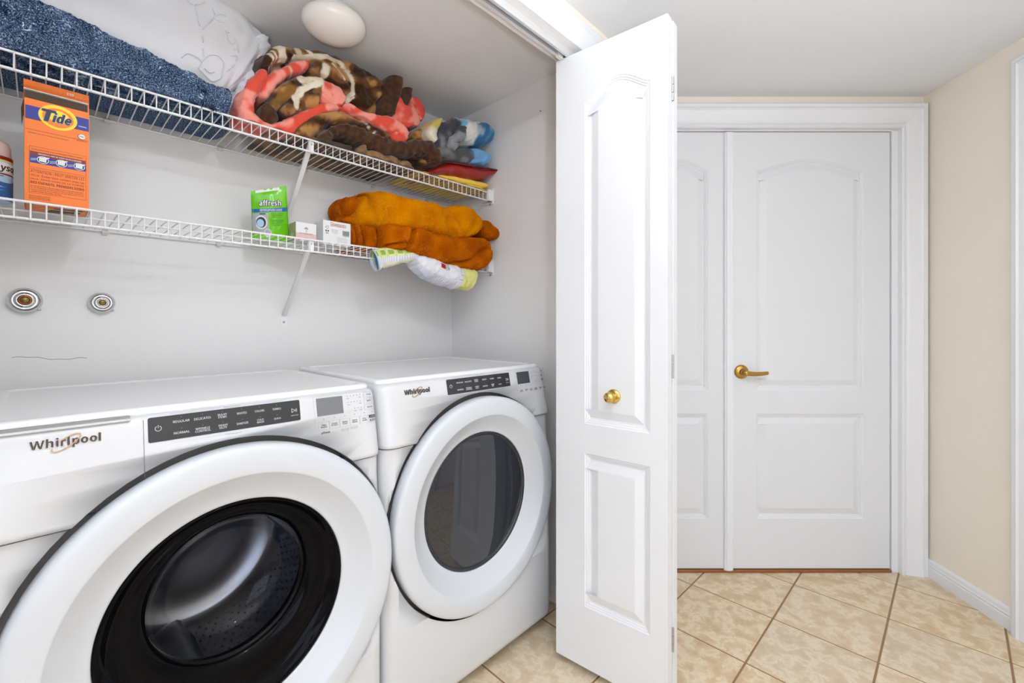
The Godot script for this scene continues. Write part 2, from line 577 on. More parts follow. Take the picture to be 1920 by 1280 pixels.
func build_room() -> void:
	# floor: a slab of grout with every tile laid on it, the tiles on the diagonal of the picture
	var fl := lone("floor", boxm(Vector3(-2.7, -0.12, -2.2), Vector3(3.2, -0.002, 2.9)), M.grout, "beige stone-look tile floor laid diagonally with brown grout", "floor", "structure")
	var side := 0.3209
	var base := py_(1449, 1158.7, 0)
	var ax := (fw + rt).normalized()
	var az := (rt - fw).normalized()
	var g := 0.0032
	var shapes := []
	for v in 3:
		var st := stool()
		box(st, Vector3(g, -0.012, g), Vector3(side - g, 0.0, side - g), 0.0015)
		shapes.append(done(st))
	for i in range(-9, 12):
		for j in range(-10, 9):
			var o := base + ax * (i * side) + az * (j * side)
			var c := o + (ax + az) * side * 0.5
			var from_far := c.dot(fw)
			if from_far > 2.28 or from_far < -0.75 or c.x < -1.7 or c.z < -2.1: continue
			if (c - Vector3(2.815, 0, -0.019)).dot(Vector3(0.63, 0, 0.776)) > 0.22: continue
			if c.z < -1.9 and c.x < 1.5: continue
			var k := posmod(i * 7 + j * 5 + i * j, 3)
			var t := part("tile", shapes[k], M.tile[k], fl)
			t.transform = Transform3D(Basis(ax, Vector3.UP, az), o)
	# ceilings
	lone("ceiling", boxm(Vector3(-2.7, CEIL, -0.87), Vector3(3.2, CEIL + 0.15, 2.9)), M.ceiling, "flat white ceiling over the hall", "ceiling", "structure")
	lone("ceiling", boxm(Vector3(1.462, CEIL, -2.2), Vector3(3.2, CEIL + 0.15, -0.87)), M.ceiling, "flat white ceiling strip above the double door", "ceiling", "structure")
	lone("ceiling", boxm(Vector3(-0.6, 2.19, -2.0), Vector3(1.462, 2.34, -0.87)), M.closet, "grey white ceiling inside the laundry closet", "ceiling", "structure")
	# closet walls
	var wb := wall_run("wall_back", Vector2(-0.35, BACK_Z), Vector2(SIDE_X, BACK_Z), 0.12, 0, 2.19, M.closet, "pale grey closet wall behind the shelves and machines")
	var wr := wall_run("wall_right", Vector2(SIDE_X, BACK_Z - 0.12), Vector2(SIDE_X, -0.955), 0.1, 0, 2.19, M.closet, "pale grey closet side wall right of the dryer")
	wall_run("wall_left", Vector2(-0.35, -0.955), Vector2(-0.35, BACK_Z - 0.12), 0.1, 0, 2.19, M.closet, "pale grey closet side wall left of the washer")
	# closet front wall: two skins, the hall's cream and the closet's grey, with the wide opening
	var open := [[2.3, 3.81, 0.0, 2.095]]
	wall_run("wall_front", Vector2(-2.5, -0.865), Vector2(1.562, -0.865), 0.046, 0, CEIL, M.cream, "cream hall wall above and beside the closet opening", open)
	wall_run("wall_front_inner", Vector2(-2.5, -0.911), Vector2(1.562, -0.911), 0.046, 0, CEIL, M.closet, "grey inner face of the closet front wall", open)
	wall_run("wall_alcove", Vector2(1.568, -0.865), Vector2(1.568, -1.9), 0.006, 0, CEIL, M.cream, "cream outer side wall of the closet beside the double door")
	# far wall with the double door, straight across the view
	var far0 := EYE + fw * 2.065
	var fa := far0 + rt * 0.06
	var fb := far0 + rt * 1.95
	wall_run("wall_far", Vector2(fa.x, fa.z), Vector2(fb.x, fb.z), 0.12, 0, CEIL, M.cream, "cream end wall of the hall holding the white double door", [[0.525 - 0.06, 1.792 - 0.06, 0.0, 2.068]])
	# the wall on the right, at an angle
	var ra := Vector2(2.815, -0.019)
	var rd := Vector2(-0.776, 0.631)
	wall_run("wall_hall_right", ra - rd * 0.12, ra + rd * 4.2, 0.12, 0, CEIL, M.cream, "cream angled hall wall at the right with white baseboard", [[0.12 + 0.50, 0.12 + 1.33, 0.0, 2.05]])
	wall_run("wall_hall_back", Vector2(0.2, 2.6), Vector2(-2.5, 2.6), 0.12, 0, CEIL, M.cream, "cream hall wall with the added low wide window, straight behind the camera", [[0.2, 2.4, 0.17, 1.87]])
	wall_run("wall_hall_left", Vector2(-2.5, 2.7), Vector2(-2.5, -0.96), 0.12, 0, CEIL, M.cream, "cream hall wall with the added wide window, left behind the camera", [[0.65, 2.85, 0.6, 2.1]])
	for q in [[Vector3(-2.56, 0.6, 0.95), PI / 2, 1.5, "added wide white framed window for fill light, unseen left behind the camera"], [Vector3(-1.1, 0.17, 2.66), PI, 1.7, "added low wide white framed window for fill light, unseen behind the camera"]]:
		var win := struct_thing("window_%d" % (1 if q[1] < 2.0 else 2), q[0], q[3], "window")  # unseen window, added for its fill light
		win.rotation.y = q[1]
		var hh: float = q[2]
		var st := stool()
		for k in [-1.1, -0.025, 1.05]: box(st, Vector3(k, 0, -0.04), Vector3(k + 0.05, hh, 0.04), 0.004)
		for k in [0.0, hh - 0.05]: box(st, Vector3(-1.1, k, -0.04), Vector3(1.1, k + 0.05, 0.04), 0.004)
		part("added_window_frame", done(st), M.trim, win)
		var pane := mat(Color(1, 1, 1, 0.05), 0.02)
		pane.transparency = BaseMaterial3D.TRANSPARENCY_ALPHA
		for k in [-1.0, 1.0]:
			part("pane", boxm(Vector3(k * 0.537 - 0.512, 0.05, -0.003), Vector3(k * 0.537 + 0.512, hh - 0.05, 0.003)), pane, win)
	# marks on the closet walls
	var pts := []
	for k in 24:
		var t := k / 23.0
		pts.append(Vector3(lerpf(-0.05, 0.096, t), lerpf(1.066, 1.0545, t) + 0.003 * sin(t * 8.0) + 0.0012 * sin(t * 23.0), BACK_Z + 0.0002))
	part("scratch", rodm(pts, 0.0006, 4), mat(rgb(132, 126, 120), 0.9), wb)
	var np := px_(1014, 208, SIDE_X)
	part("nail", rodm([np + Vector3(0.001, 0, 0), np + Vector3(-0.008, -0.002, 0.002)], 0.0016, 6), M.dark, wr)

# ---------------------------------------------------------------- mouldings
# sweeps a profile (d across the face from the inner edge, h proud of it) round a frame: path points in local xy, closed or open; inward is to the left of the path
func moulding(st: SurfaceTool, path: Array, prof: Array, xf: Transform3D, closed := false) -> void:
	var n := path.size()
	var grid := []
	for i in n:
		var d0: Vector2
		var d1: Vector2
		if closed or i > 0: d0 = (path[i] - path[(i - 1 + n) % n]).normalized()
		if closed or i < n - 1: d1 = (path[(i + 1) % n] - path[i]).normalized()
		if d0 == Vector2.ZERO: d0 = d1
		if d1 == Vector2.ZERO: d1 = d0
		var n0 := Vector2(-d0.y, d0.x)
		var n1 := Vector2(-d1.y, d1.x)
		var m := (n0 + n1).normalized()
		m /= maxf(0.5, m.dot(n0))
		var row := []
		for p in prof:
			var q: Vector2 = path[i] + m * p.x
			row.append(xf * Vector3(q.x, q.y, p.y))
		grid.append(row)
	for k in prof.size() - 1:
		st.set_smooth_group(-1)
		for i in (n if closed else n - 1):
			var j := (i + 1) % n
			quad(st, grid[i][k], grid[i][k + 1], grid[j][k + 1], grid[j][k])

# ================================================================ doors
const PANEL := [Vector2(0, 0), Vector2(0.003, -0.0025), Vector2(0.007, -0.003), Vector2(0.009, -0.0055), Vector2(0.013, -0.006), Vector2(0.015, -0.009), Vector2(0.021, -0.0095), Vector2(0.046, -0.0015), Vector2(0.049, -0.001)]

func panel_path(x0: float, x1: float, y0: float, y1: float, rise: float) -> Array:
	# clockwise seen from the front would turn inward to the right; we go counter-clockwise, inward is left
	var p := [Vector2(x0, y0), Vector2(x1, y0)]
	if rise <= 0.0:
		p += [Vector2(x1, y1), Vector2(x0, y1)]
		return p
	var n := 36
	for k in n + 1:
		var t := float(k) / n
		var x := lerpf(x1, x0, t)
		var c := absf(t - 0.5) * 2.0                      # 1 at the ends, 0 in the middle
		p.append(Vector2(x, y1 + rise * pow(1.0 - c * c, 1.6)))
	return p

# a moulded two-panel leaf, w wide and h high, its face in local xy at z = 0, its back at -t
func door_leaf(st: SurfaceTool, w: float, h: float, t: float, m0: float, m1: float, rows: Array) -> void:
	# rows: [y0, y1, rise] of the panels from the bottom up; m0, m1 the stiles
	st.set_smooth_group(-1)
	var x0 := m0
	var x1 := w - m1
	box(st, Vector3(0, 0, -t), Vector3(w, h, -0.0105), 0.0)
	var strip := func(a: float, b: float, c: float, d: float):
		quad(st, Vector3(a, d, 0), Vector3(b, d, 0), Vector3(b, c, 0), Vector3(a, c, 0))
	strip.call(0, x0, 0, h)
	strip.call(x1, w, 0, h)
	var y := 0.0
	for r in rows:
		strip.call(x0, x1, y, r[0])
		var path := panel_path(x0, x1, r[0], r[1], r[2])
		moulding(st, path, PANEL, Transform3D())
		_ring(st, path)
		y = r[1]
		if r[2] > 0.0:
			for k in range(2, path.size() - 1):
				var a: Vector2 = path[k]
				var b: Vector2 = path[k + 1]
				var top: float = r[1] + r[2]
				quad(st, Vector3(b.x, top, 0), Vector3(a.x, top, 0), Vector3(a.x, a.y, 0), Vector3(b.x, b.y, 0))
			y = r[1] + r[2]
	strip.call(x0, x1, y, h)
	# the edges between face and slab
	for e in [[Vector2(0, 0), Vector2(w, 0)], [Vector2(w, 0), Vector2(w, h)], [Vector2(w, h), Vector2(0, h)], [Vector2(0, h), Vector2(0, 0)]]:
		quad(st, Vector3(e[0].x, e[0].y, 0), Vector3(e[1].x, e[1].y, 0), Vector3(e[1].x, e[1].y, -0.0105), Vector3(e[0].x, e[0].y, -0.0105))
func _ring(st: SurfaceTool, path: Array) -> void:
	# joins the last point of the path to the first and fills the raised field
	var n := path.size()
	var inner := PackedVector2Array()
	var rows := []
	for i in [n - 1, 0]:
		var d0: Vector2 = (path[i] - path[(i - 1 + n) % n]).normalized()
		var d1: Vector2 = (path[(i + 1) % n] - path[i]).normalized()
		var n0 := Vector2(-d0.y, d0.x)
		var m := (n0 + Vector2(-d1.y, d1.x)).normalized()
		m /= maxf(0.5, m.dot(n0))
		var row := []
		for p in PANEL:
			var q: Vector2 = path[i] + m * p.x
			row.append(Vector3(q.x, q.y, p.y))
		rows.append(row)
	for i in n:
		var d0: Vector2 = (path[i] - path[(i - 1 + n) % n]).normalized()
		var d1: Vector2 = (path[(i + 1) % n] - path[i]).normalized()
		var n0 := Vector2(-d0.y, d0.x)
		var m := (n0 + Vector2(-d1.y, d1.x)).normalized()
		m /= maxf(0.5, m.dot(n0))
		inner.append(path[i] + m * PANEL[PANEL.size() - 1].x)
	for k in PANEL.size() - 1:
		quad(st, rows[0][k], rows[0][k + 1], rows[1][k + 1], rows[1][k])
	var zf: float = PANEL[PANEL.size() - 1].y
	var idx := Geometry2D.triangulate_polygon(inner)
	for k in range(0, idx.size(), 3):
		var a := inner[idx[k]]
		var b := inner[idx[k + 1]]
		var c := inner[idx[k + 2]]
		if (b - a).cross(c - a) > 0.0:
			var s := b; b = c; c = s
		tri(st, Vector3(a.x, a.y, zf), Vector3(b.x, b.y, zf), Vector3(c.x, c.y, zf))

# casing profile: d from the opening outwards, h proud of the wall
const CASING := [Vector2(0, 0), Vector2(0, 0.012), Vector2(0.004, 0.015), Vector2(0.012, 0.013), Vector2(0.016, 0.009), Vector2(0.02, 0.012), Vector2(0.026, 0.014), Vector2(0.062, 0.02), Vector2(0.068, 0.024), Vector2(0.074, 0.021), Vector2(0.086, 0.021), Vector2(0.092, 0.018), Vector2(0.092, 0)]
func casing(st: SurfaceTool, x0: float, x1: float, top: float, xf: Transform3D, wide := 1.0, proud := 1.0) -> void:
	var floor_y := 0.0
	# round three sides of an opening, in the wall's local xy; outward is to the left when we go up the right side
	var prof := []
	for p in CASING: prof.append(Vector2(-p.x * wide, p.y * proud))
	moulding(st, [Vector2(x1, floor_y), Vector2(x1, top), Vector2(x0, top), Vector2(x0, floor_y)], prof, xf)

func build_doors() -> void:
	# ---- the double door straight ahead: local x along rt, face towards the camera
	var far0 := EYE + fw * 2.065
	far0.y = 0.0
	var back := Basis(rt, Vector3.UP, -fw)
	var at := func(px: float) -> float: return (px - 960.0) / PIX * 2.065
	var wxf := Transform3D(back, far0)
	var x_in0: float = at.call(1183)
	var x_mid: float = at.call(1372.5)
	var x_in1: float = at.call(1672)
	var t1 := stool()
	casing(t1, x_in0 - 0.028, x_in1 + 0.028, 2.056, wxf, 1.2, 1.9)
	var tr := struct_thing("trim_1", far0, "wide white moulded casing round the double door", "door casing")
	wpart("casing", done(t1), M.trim, tr)
	var jm := stool()
	box(jm, Vector3(x_in0 - 0.03, 0, -0.12), Vector3(x_in0 + 0.002, 2.07, 0.001), 0.001, wxf)
	box(jm, Vector3(x_in1, 0, -0.12), Vector3(x_in1 + 0.03, 2.07, 0.001), 0.001, wxf)
	box(jm, Vector3(x_in0 - 0.028, 2.051, -0.12), Vector3(x_in1 + 0.028, 2.07, 0.001), 0.001, wxf)
	wpart("jamb", done(jm), M.trim, tr)
	var sill := lone("trim_2", boxm(Vector3(x_in0, -0.001, -0.12), Vector3(x_in1, 0.012, 0.004), 0.003, wxf), M.wood, "brown wooden threshold under the double door", "threshold", "structure")
	var h := 2.032
	var wr := x_in1 - x_mid - 0.004
	# right leaf with the lever
	var dr := struct_thing("door_1", Vector3.ZERO, "white double door leaf on the right with gold lever handle", "door")
	dr.transform = Transform3D(back, far0 + rt * x_mid + Vector3.UP * 0.016 - fw * (-0.006))
	var st := stool()
	var m: float = at.call(1420) - x_mid
	door_leaf(st, wr, h, 0.035, m, x_in1 - at.call(1621) - 0.004, [[0.232, 0.72, 0.0], [0.83, 1.855, 0.052]])
	part("leaf", done(st), M.door, dr)
	var hy := 0.932 - 0.016
	var hx: float = at.call(1391) - x_mid
	var lv := part("lever_handle", lathem([Vector2(0, 0.012), Vector2(0.012, 0.012), Vector2(0.016, 0.011), Vector2(0.026, 0.009), Vector2(0.0315, 0.005), Vector2(0.033, 0.0), Vector2(0, 0)], 40), M.old_brass, dr, Vector3(hx, hy, 0))
	var ls := stool()
	rod(ls, [Vector3(0, 0, 0.008), Vector3(0, 0, 0.05)], 0.0105, 20)
	sheet(ls, 24, 20, func(u: float, v: float) -> Vector3:
		var a := v * TAU
		var k := 1.0
		if u < 0.08: k = sqrt(1.0 - pow(1.0 - u / 0.08, 2.0))
		if u > 0.93: k = sqrt(maxf(0.0, 1.0 - pow((u - 0.93) / 0.07, 2.0)))
		return Vector3(-0.012 + u * 0.118, -0.001 - 0.004 * sin(u * PI) + spow(sin(a), 0.7) * (0.0115 - 0.0035 * u) * k, 0.05 - 0.010 * u * u + spow(cos(a), 0.7) * 0.0075 * k), false, true)
	part("lever", done(ls), M.old_brass, lv)
	part("lever_collar", lathem([Vector2(0.0, 0.03), Vector2(0.013, 0.029), Vector2(0.0145, 0.024), Vector2(0.0145, 0.008)], 24), M.old_brass, lv)
	# left leaf, mostly behind the bifold
	var dl := struct_thing("door_2", Vector3.ZERO, "narrow white double door leaf partly hidden by the open bifold door", "door")
	var wl := x_mid - x_in0 - 0.006
	dl.transform = Transform3D(back, far0 + rt * (x_in0 + 0.004) + Vector3.UP * 0.016 - fw * (-0.006))
	st = stool()
	var ml: float = x_mid - at.call(1328)
	door_leaf(st, wl - 0.004, h, 0.035, ml - 0.006, ml - 0.006, [[0.232, 0.72, 0.0], [0.83, 1.855, 0.052]])
	part("leaf", done(st), M.door, dl)
	var ab := stool()
	moulding(ab, [Vector2(0.0205, 0.0), Vector2(0.0205, h)], [Vector2(0, 0), Vector2(0, 0.008), Vector2(0.003, 0.012), Vector2(0.007, 0.011), Vector2(0.010, 0.015), Vector2(0.0205, 0.016), Vector2(0.031, 0.015), Vector2(0.034, 0.011), Vector2(0.038, 0.012), Vector2(0.041, 0.008), Vector2(0.041, 0)], Transform3D(Basis(), Vector3(wl - 0.014, -0.004, 0)))
	part("astragal", done(ab), M.trim, dl)
	# ---- baseboard and doorway of the angled wall at the right
	var ra := Vector3(2.815, 0, -0.019)
	var rd := Vector3(-0.776, 0, 0.631).normalized()
	var rn := Vector3(-0.631, 0, -0.776).normalized()
	var rxf := Transform3D(Basis(rd, Vector3.UP, rn), ra)
	rxf.basis = Basis(rd, Vector3.UP, rd.cross(Vector3.UP))
	var bs := stool()
	moulding(bs, [Vector2(0.0, 0.0), Vector2(0.415, 0.0)], [Vector2(0, 0), Vector2(0, 0.013), Vector2(0.045, 0.013), Vector2(0.05, 0.010), Vector2(0.056, 0.013), Vector2(0.062, 0.010), Vector2(0.074, 0.008), Vector2(0.08, 0.004), Vector2(0.082, 0)], rxf)
	lone("baseboard_right", done(bs), M.trim, "white moulded baseboard under the cream wall at the right", "baseboard", "structure")
	var t3 := stool()
	casing(t3, 0.505, 1.325, 2.045, rxf, 1.0, 1.4)
	var trr := struct_thing("trim_3", ra, "white moulded doorway casing at the right edge", "door casing")
	wpart("casing", done(t3), M.trim, trr)
	var jr := stool()
	box(jr, Vector3(0.49, 0, -0.12), Vector3(0.506, 2.06, 0), 0, rxf)
	box(jr, Vector3(1.324, 0, -0.12), Vector3(1.34, 2.06, 0), 0, rxf)
	box(jr, Vector3(0.5, 2.044, -0.12), Vector3(1.33, 2.06, 0), 0, rxf)
	wpart("jamb", done(jr), M.trim, trr)
	var d3 := struct_thing("door_3", Vector3.ZERO, "white closed door in the doorway at the right edge", "door")
	d3.transform = Transform3D(rxf.basis, ra + rd * 0.508 + Vector3(0, 0.012, 0) - rxf.basis.z * 0.05)
	st = stool()
	door_leaf(st, 0.814, 2.028, 0.035, 0.11, 0.11, [[0.232, 0.72, 0.0], [0.83, 1.855, 0.052]])
	part("leaf", done(st), M.door, d3)
	# ---- the closet opening: head lining, track, casing
	var th := struct_thing("trim_4", Vector3(0.555, 2.08, -0.9), "white casing and lining round the closet opening", "door casing")
	var lin := stool()
	box(lin, Vector3(-0.2, 2.08, -0.958), Vector3(1.31, 2.096, -0.864), 0.001)
	box(lin, Vector3(1.309, 0, -0.958), Vector3(1.325, 2.096, -0.864), 0.001)
	box(lin, Vector3(-0.215, 0, -0.958), Vector3(-0.199, 2.096, -0.864), 0.001)
	wpart("lining", done(lin), M.closet, th)
	var ct := stool()
	casing(ct, -0.2, 1.31, 2.08, Transform3D(Basis(), Vector3(0, 0, -0.865)))
	wpart("casing", done(ct), M.trim, th)
	var rail := thing("door_track", Vector3(0.55, 2.08, -0.905), "white metal bifold track under the closet head", "track")
	var tk := stool()
	box(tk, Vector3(-0.19, 2.056, -0.916), Vector3(1.305, 2.08, -0.913), 0.0005)
	box(tk, Vector3(-0.19, 2.056, -0.886), Vector3(1.305, 2.08, -0.883), 0.0005)
	box(tk, Vector3(-0.19, 2.077, -0.914), Vector3(1.305, 2.08, -0.885), 0.0005)
	box(tk, Vector3(-0.19, 2.056, -0.913), Vector3(1.305, 2.0575, -0.906), 0.0005)
	box(tk, Vector3(-0.19, 2.056, -0.893), Vector3(1.305, 2.0575, -0.886), 0.0005)
	wpart("channel", done(tk), M.track, rail)
	wpart("stop_clip", boxm(Vector3(1.19, 2.052, -0.918), Vector3(1.215, 2.074, -0.902), 0.002), M.clip, rail)
	# ---- the open bifold: two leaves folded together, hinged at their front edge
	var p0 := Vector3(1.216, 0.03, -0.934)
	var p1 := Vector3(1.247, 0.03, -0.552)
	var along := (p0 - p1)
	var lw := along.length()
	along = along.normalized()
	# local x runs from the front edge back, local z faces the camera's side (-x)
	var bx := Basis(-along, Vector3.UP, (-along).cross(Vector3.UP))
	var bf := struct_thing("door_4", p0, "open white bifold closet door with arched panels and gold knob", "door")
	bf.transform = Transform3D(bx, p0)
	var bh := 2.057 - 0.03
	st = stool()
	door_leaf(st, lw, bh, 0.034, 0.111, 0.053, [[0.2, 0.703, 0.0], [0.8, 1.852, 0.052]])
	var l1 := part("leaf", done(st), M.door, bf)
	var st2 := stool()
	box(st2, Vector3(0.004, 0, -0.0725), Vector3(lw + 0.003, bh - 0.002, -0.0385), 0.001)
	part("rear_leaf", done(st2), M.door, bf)
	for y in [0.193, 1.0, 1.821]:
		var hs := stool()
		for k in 3:
			rod(hs, [Vector3(lw + 0.002, y - 0.034 + k * 0.024, -0.0362), Vector3(lw + 0.002, y - 0.012 + k * 0.024, -0.0362)], 0.0042, 10)
		box(hs, Vector3(lw - 0.004, y - 0.034, -0.0385), Vector3(lw + 0.001, y + 0.036, -0.034), 0.0)
		part("hinge", done(hs), M.steel, bf)
	var kp := 0.9
	var kx := 0.214
	var kb := part("knob", lathem([Vector2(0, 0.046), Vector2(0.008, 0.0455), Vector2(0.013, 0.043), Vector2(0.0155, 0.0395), Vector2(0.0165, 0.036), Vector2(0.0165, 0.033), Vector2(0.013, 0.0285), Vector2(0.009, 0.025), Vector2(0.0072, 0.018), Vector2(0.008, 0.009), Vector2(0.011, 0.006)], 40), M.brass, bf, Vector3(kx, kp, 0))
	part("rosette", lathem([Vector2(0, 0.007), Vector2(0.012, 0.007), Vector2(0.018, 0.005), Vector2(0.0225, 0.002), Vector2(0.0225, -0.001), Vector2(0, -0.001)], 40), M.brass, kb)
	part("pivot", rodm([Vector3(0.02, bh - 0.004, -0.017), Vector3(0.02, bh + 0.012, -0.017)], 0.005, 10), M.old_brass, bf)

# ================================================================ lamps
func build_lamps() -> void:
	# the lit dome on the hall ceiling, just above the top edge of the picture
	var at := Vector3(0.34, CEIL, -0.06)
	var lamp := thing("ceiling_lamp", at, "lit round white ceiling dome in the hall before the closet", "lamp")
	var glow := mat(rgb(255, 252, 246), 0.4)
	glow.emission_enabled = true
	glow.emission = rgb(255, 248, 236)
	glow.emission_energy_multiplier = 3.0
	part("lamp_shade", lathem([Vector2(0, -0.075), Vector2(0.05, -0.07), Vector2(0.09, -0.05), Vector2(0.105, -0.028), Vector2(0.1, -0.012)], 40, Transform3D(Basis(Vector3.RIGHT, -PI / 2), Vector3.ZERO)), glow, lamp)
	part("lamp_base", lathem([Vector2(0, -0.014), Vector2(0.11, -0.014), Vector2(0.114, 0.0), Vector2(0, 0.0)], 40, Transform3D(Basis(Vector3.RIGHT, -PI / 2), Vector3.ZERO)), M.trim, lamp)
	var l := OmniLight3D.new()
	l.name = "lamp_bulb"
	l.light_color = rgb(240, 246, 255)
	l.light_energy = LAMP
	l.light_size = 0.035
	l.omni_range = 9.0
	l.omni_attenuation = 2.0
	l.shadow_enabled = true
	l.position = Vector3(0, -0.115, 0)
	lamp.add_child(l)
	# two uplighters added to fill the ceilings with light, both unseen
	for q in [[Vector3(0.85, 0, 0.75), FILL_UPLIGHT, 1.5, "added tall white uplighter for fill light, unseen right behind the camera"], [Vector3(-0.42, 0, 0.62), FILL_UPLIGHT_NEAR, 0.85, "added low white uplighter for fill light, unseen behind the camera"]]:
		var tor := thing("added_uplighter", q[0], q[3], "lamp")
		var top: float = q[2]
		var upw := Transform3D(Basis(Vector3.RIGHT, -PI / 2), Vector3.ZERO)
		part("base", lathem([Vector2(0, 0), Vector2(0.14, 0), Vector2(0.14, 0.012), Vector2(0.02, 0.03), Vector2(0, 0.03)], 32, upw), M.trim, tor)
		part("pole", rodm([Vector3(0, 0.02, 0), Vector3(0, top - 0.09, 0)], 0.012, 12), M.trim, tor)
		part("lamp_shade", lathem([Vector2(0.02, top - 0.11), Vector2(0.09, top - 0.08), Vector2(0.14, top - 0.02), Vector2(0.137, top - 0.02), Vector2(0.085, top - 0.075), Vector2(0, top - 0.09)], 40, upw), M.trim, tor)
		part("bulb", lathem([Vector2(0, top - 0.08), Vector2(0.02, top - 0.075), Vector2(0.03, top - 0.05), Vector2(0.02, top - 0.025), Vector2(0, top - 0.02)], 20, upw), glow, tor)
		var u := SpotLight3D.new()
		u.name = "added_uplight"
		u.light_color = rgb(240, 246, 255)
		u.light_energy = q[1]
		u.spot_angle = 78.0
		u.spot_range = 8.0
		u.spot_attenuation = 0.6
		u.light_size = 0.14
		u.shadow_enabled = true
		u.position = Vector3(0, top, 0)
		u.rotation.x = PI / 2
		tor.add_child(u)
	# the unlit one inside the closet
	var dome := thing("closet_lamp", Vector3(0.672, 2.19, -1.44), "unlit round cream glass dome on the closet ceiling", "lamp")
	var dn := Transform3D(Basis(Vector3.RIGHT, -PI / 2), Vector3.ZERO)
	part("lamp_shade", lathem([Vector2(0, -0.085), Vector2(0.035, -0.083), Vector2(0.068, -0.074), Vector2(0.09, -0.06), Vector2(0.1, -0.043), Vector2(0.097, -0.028), Vector2(0.08, -0.016), Vector2(0.055, -0.008)], 56, dn), M.lamp_glass, dome)
	part("lamp_base", lathem([Vector2(0, -0.014), Vector2(0.062, -0.014), Vector2(0.066, 0.0), Vector2(0, 0)], 40, dn), M.trim, dome)

# ================================================================ washer and dryer
const HALF := 0.358
const DEEP := 0.63
const RING_R := 0.347

# rounded rectangle rings stacked from rows of [y, front z, half width, corner radius, back z]
func stack(st: SurfaceTool, rows: Array, n := 6) -> void:
	var rings := []
	for r in rows:
		var ring := []
		var hw: float = r[2]
		var zf: float = r[1]
		var zb: float = r[4]
		var rad: float = r[3]
		for c in [[hw - rad, zf - rad, 0.0, rad], [hw - rad, zb + rad, -PI / 2, rad], [-hw + rad, zb + rad, -PI, rad], [-hw + rad, zf - rad, -PI * 1.5, rad]]:
			for k in n + 1:
				var a: float = c[2] + PI / 2 - PI / 2 * k / n
				ring.append(Vector3(c[0] + c[3] * cos(a), r[0], c[1] + c[3] * sin(a)))
		rings.append(ring)
	st.set_smooth_group(0)
	var m: int = rings[0].size()
	for i in rings.size() - 1:
		for k in m:
			var k2 := (k + 1) % m
			quad(st, rings[i][k], rings[i + 1][k], rings[i + 1][k2], rings[i][k2])
	st.set_smooth_group(1)
	for e in [0, rings.size() - 1]:
		var mid := Vector3(0, rows[e][0], (rows[e][1] + rows[e][4]) / 2.0)
		for k in m:
			var k2 := (k + 1) % m
			if e == 0: tri(st, mid, rings[e][k], rings[e][k2])
			else: tri(st, mid, rings[e][k2], rings[e][k])
func body_z(y: float) -> float:
	var t := [[0.0, -0.02], [0.05, 0.0], [0.30, 0.0], [0.56, -0.004], [0.70, -0.012], [0.8, -0.018], [1.0, -0.05]]
	for k in t.size() - 1:
		if y <= t[k + 1][0]: return lerpf(t[k][1], t[k + 1][1], (y - t[k][0]) / (t[k + 1][0] - t[k][0]))
	return -0.05
func face_z(y: float) -> float:          # the leaning control panel
	return -0.004 - 0.2 * (y - 0.80)
func csg_body(parent: Node3D, rows: Array, m: Material, called: String, cuts: Array, ox: float, oy: float) -> CSGMesh3D:
	var st := stool()
	stack(st, rows)
	var c := CSGMesh3D.new()
	c.name = called
	c.mesh = done(st)
	c.material = m
	parent.add_child(c, true)
	for q in cuts:
		var cut := CSGCylinder3D.new()
		cut.name = "recess"
		cut.operation = CSGShape3D.OPERATION_SUBTRACTION
		cut.radius = q[0]
		cut.height = q[1]
		cut.sides = 72
		cut.smooth_faces = true
		cut.material = q[3]
		cut.position = Vector3(ox, oy, q[2])
		cut.rotation.x = PI / 2
		c.add_child(cut, true)
	return c

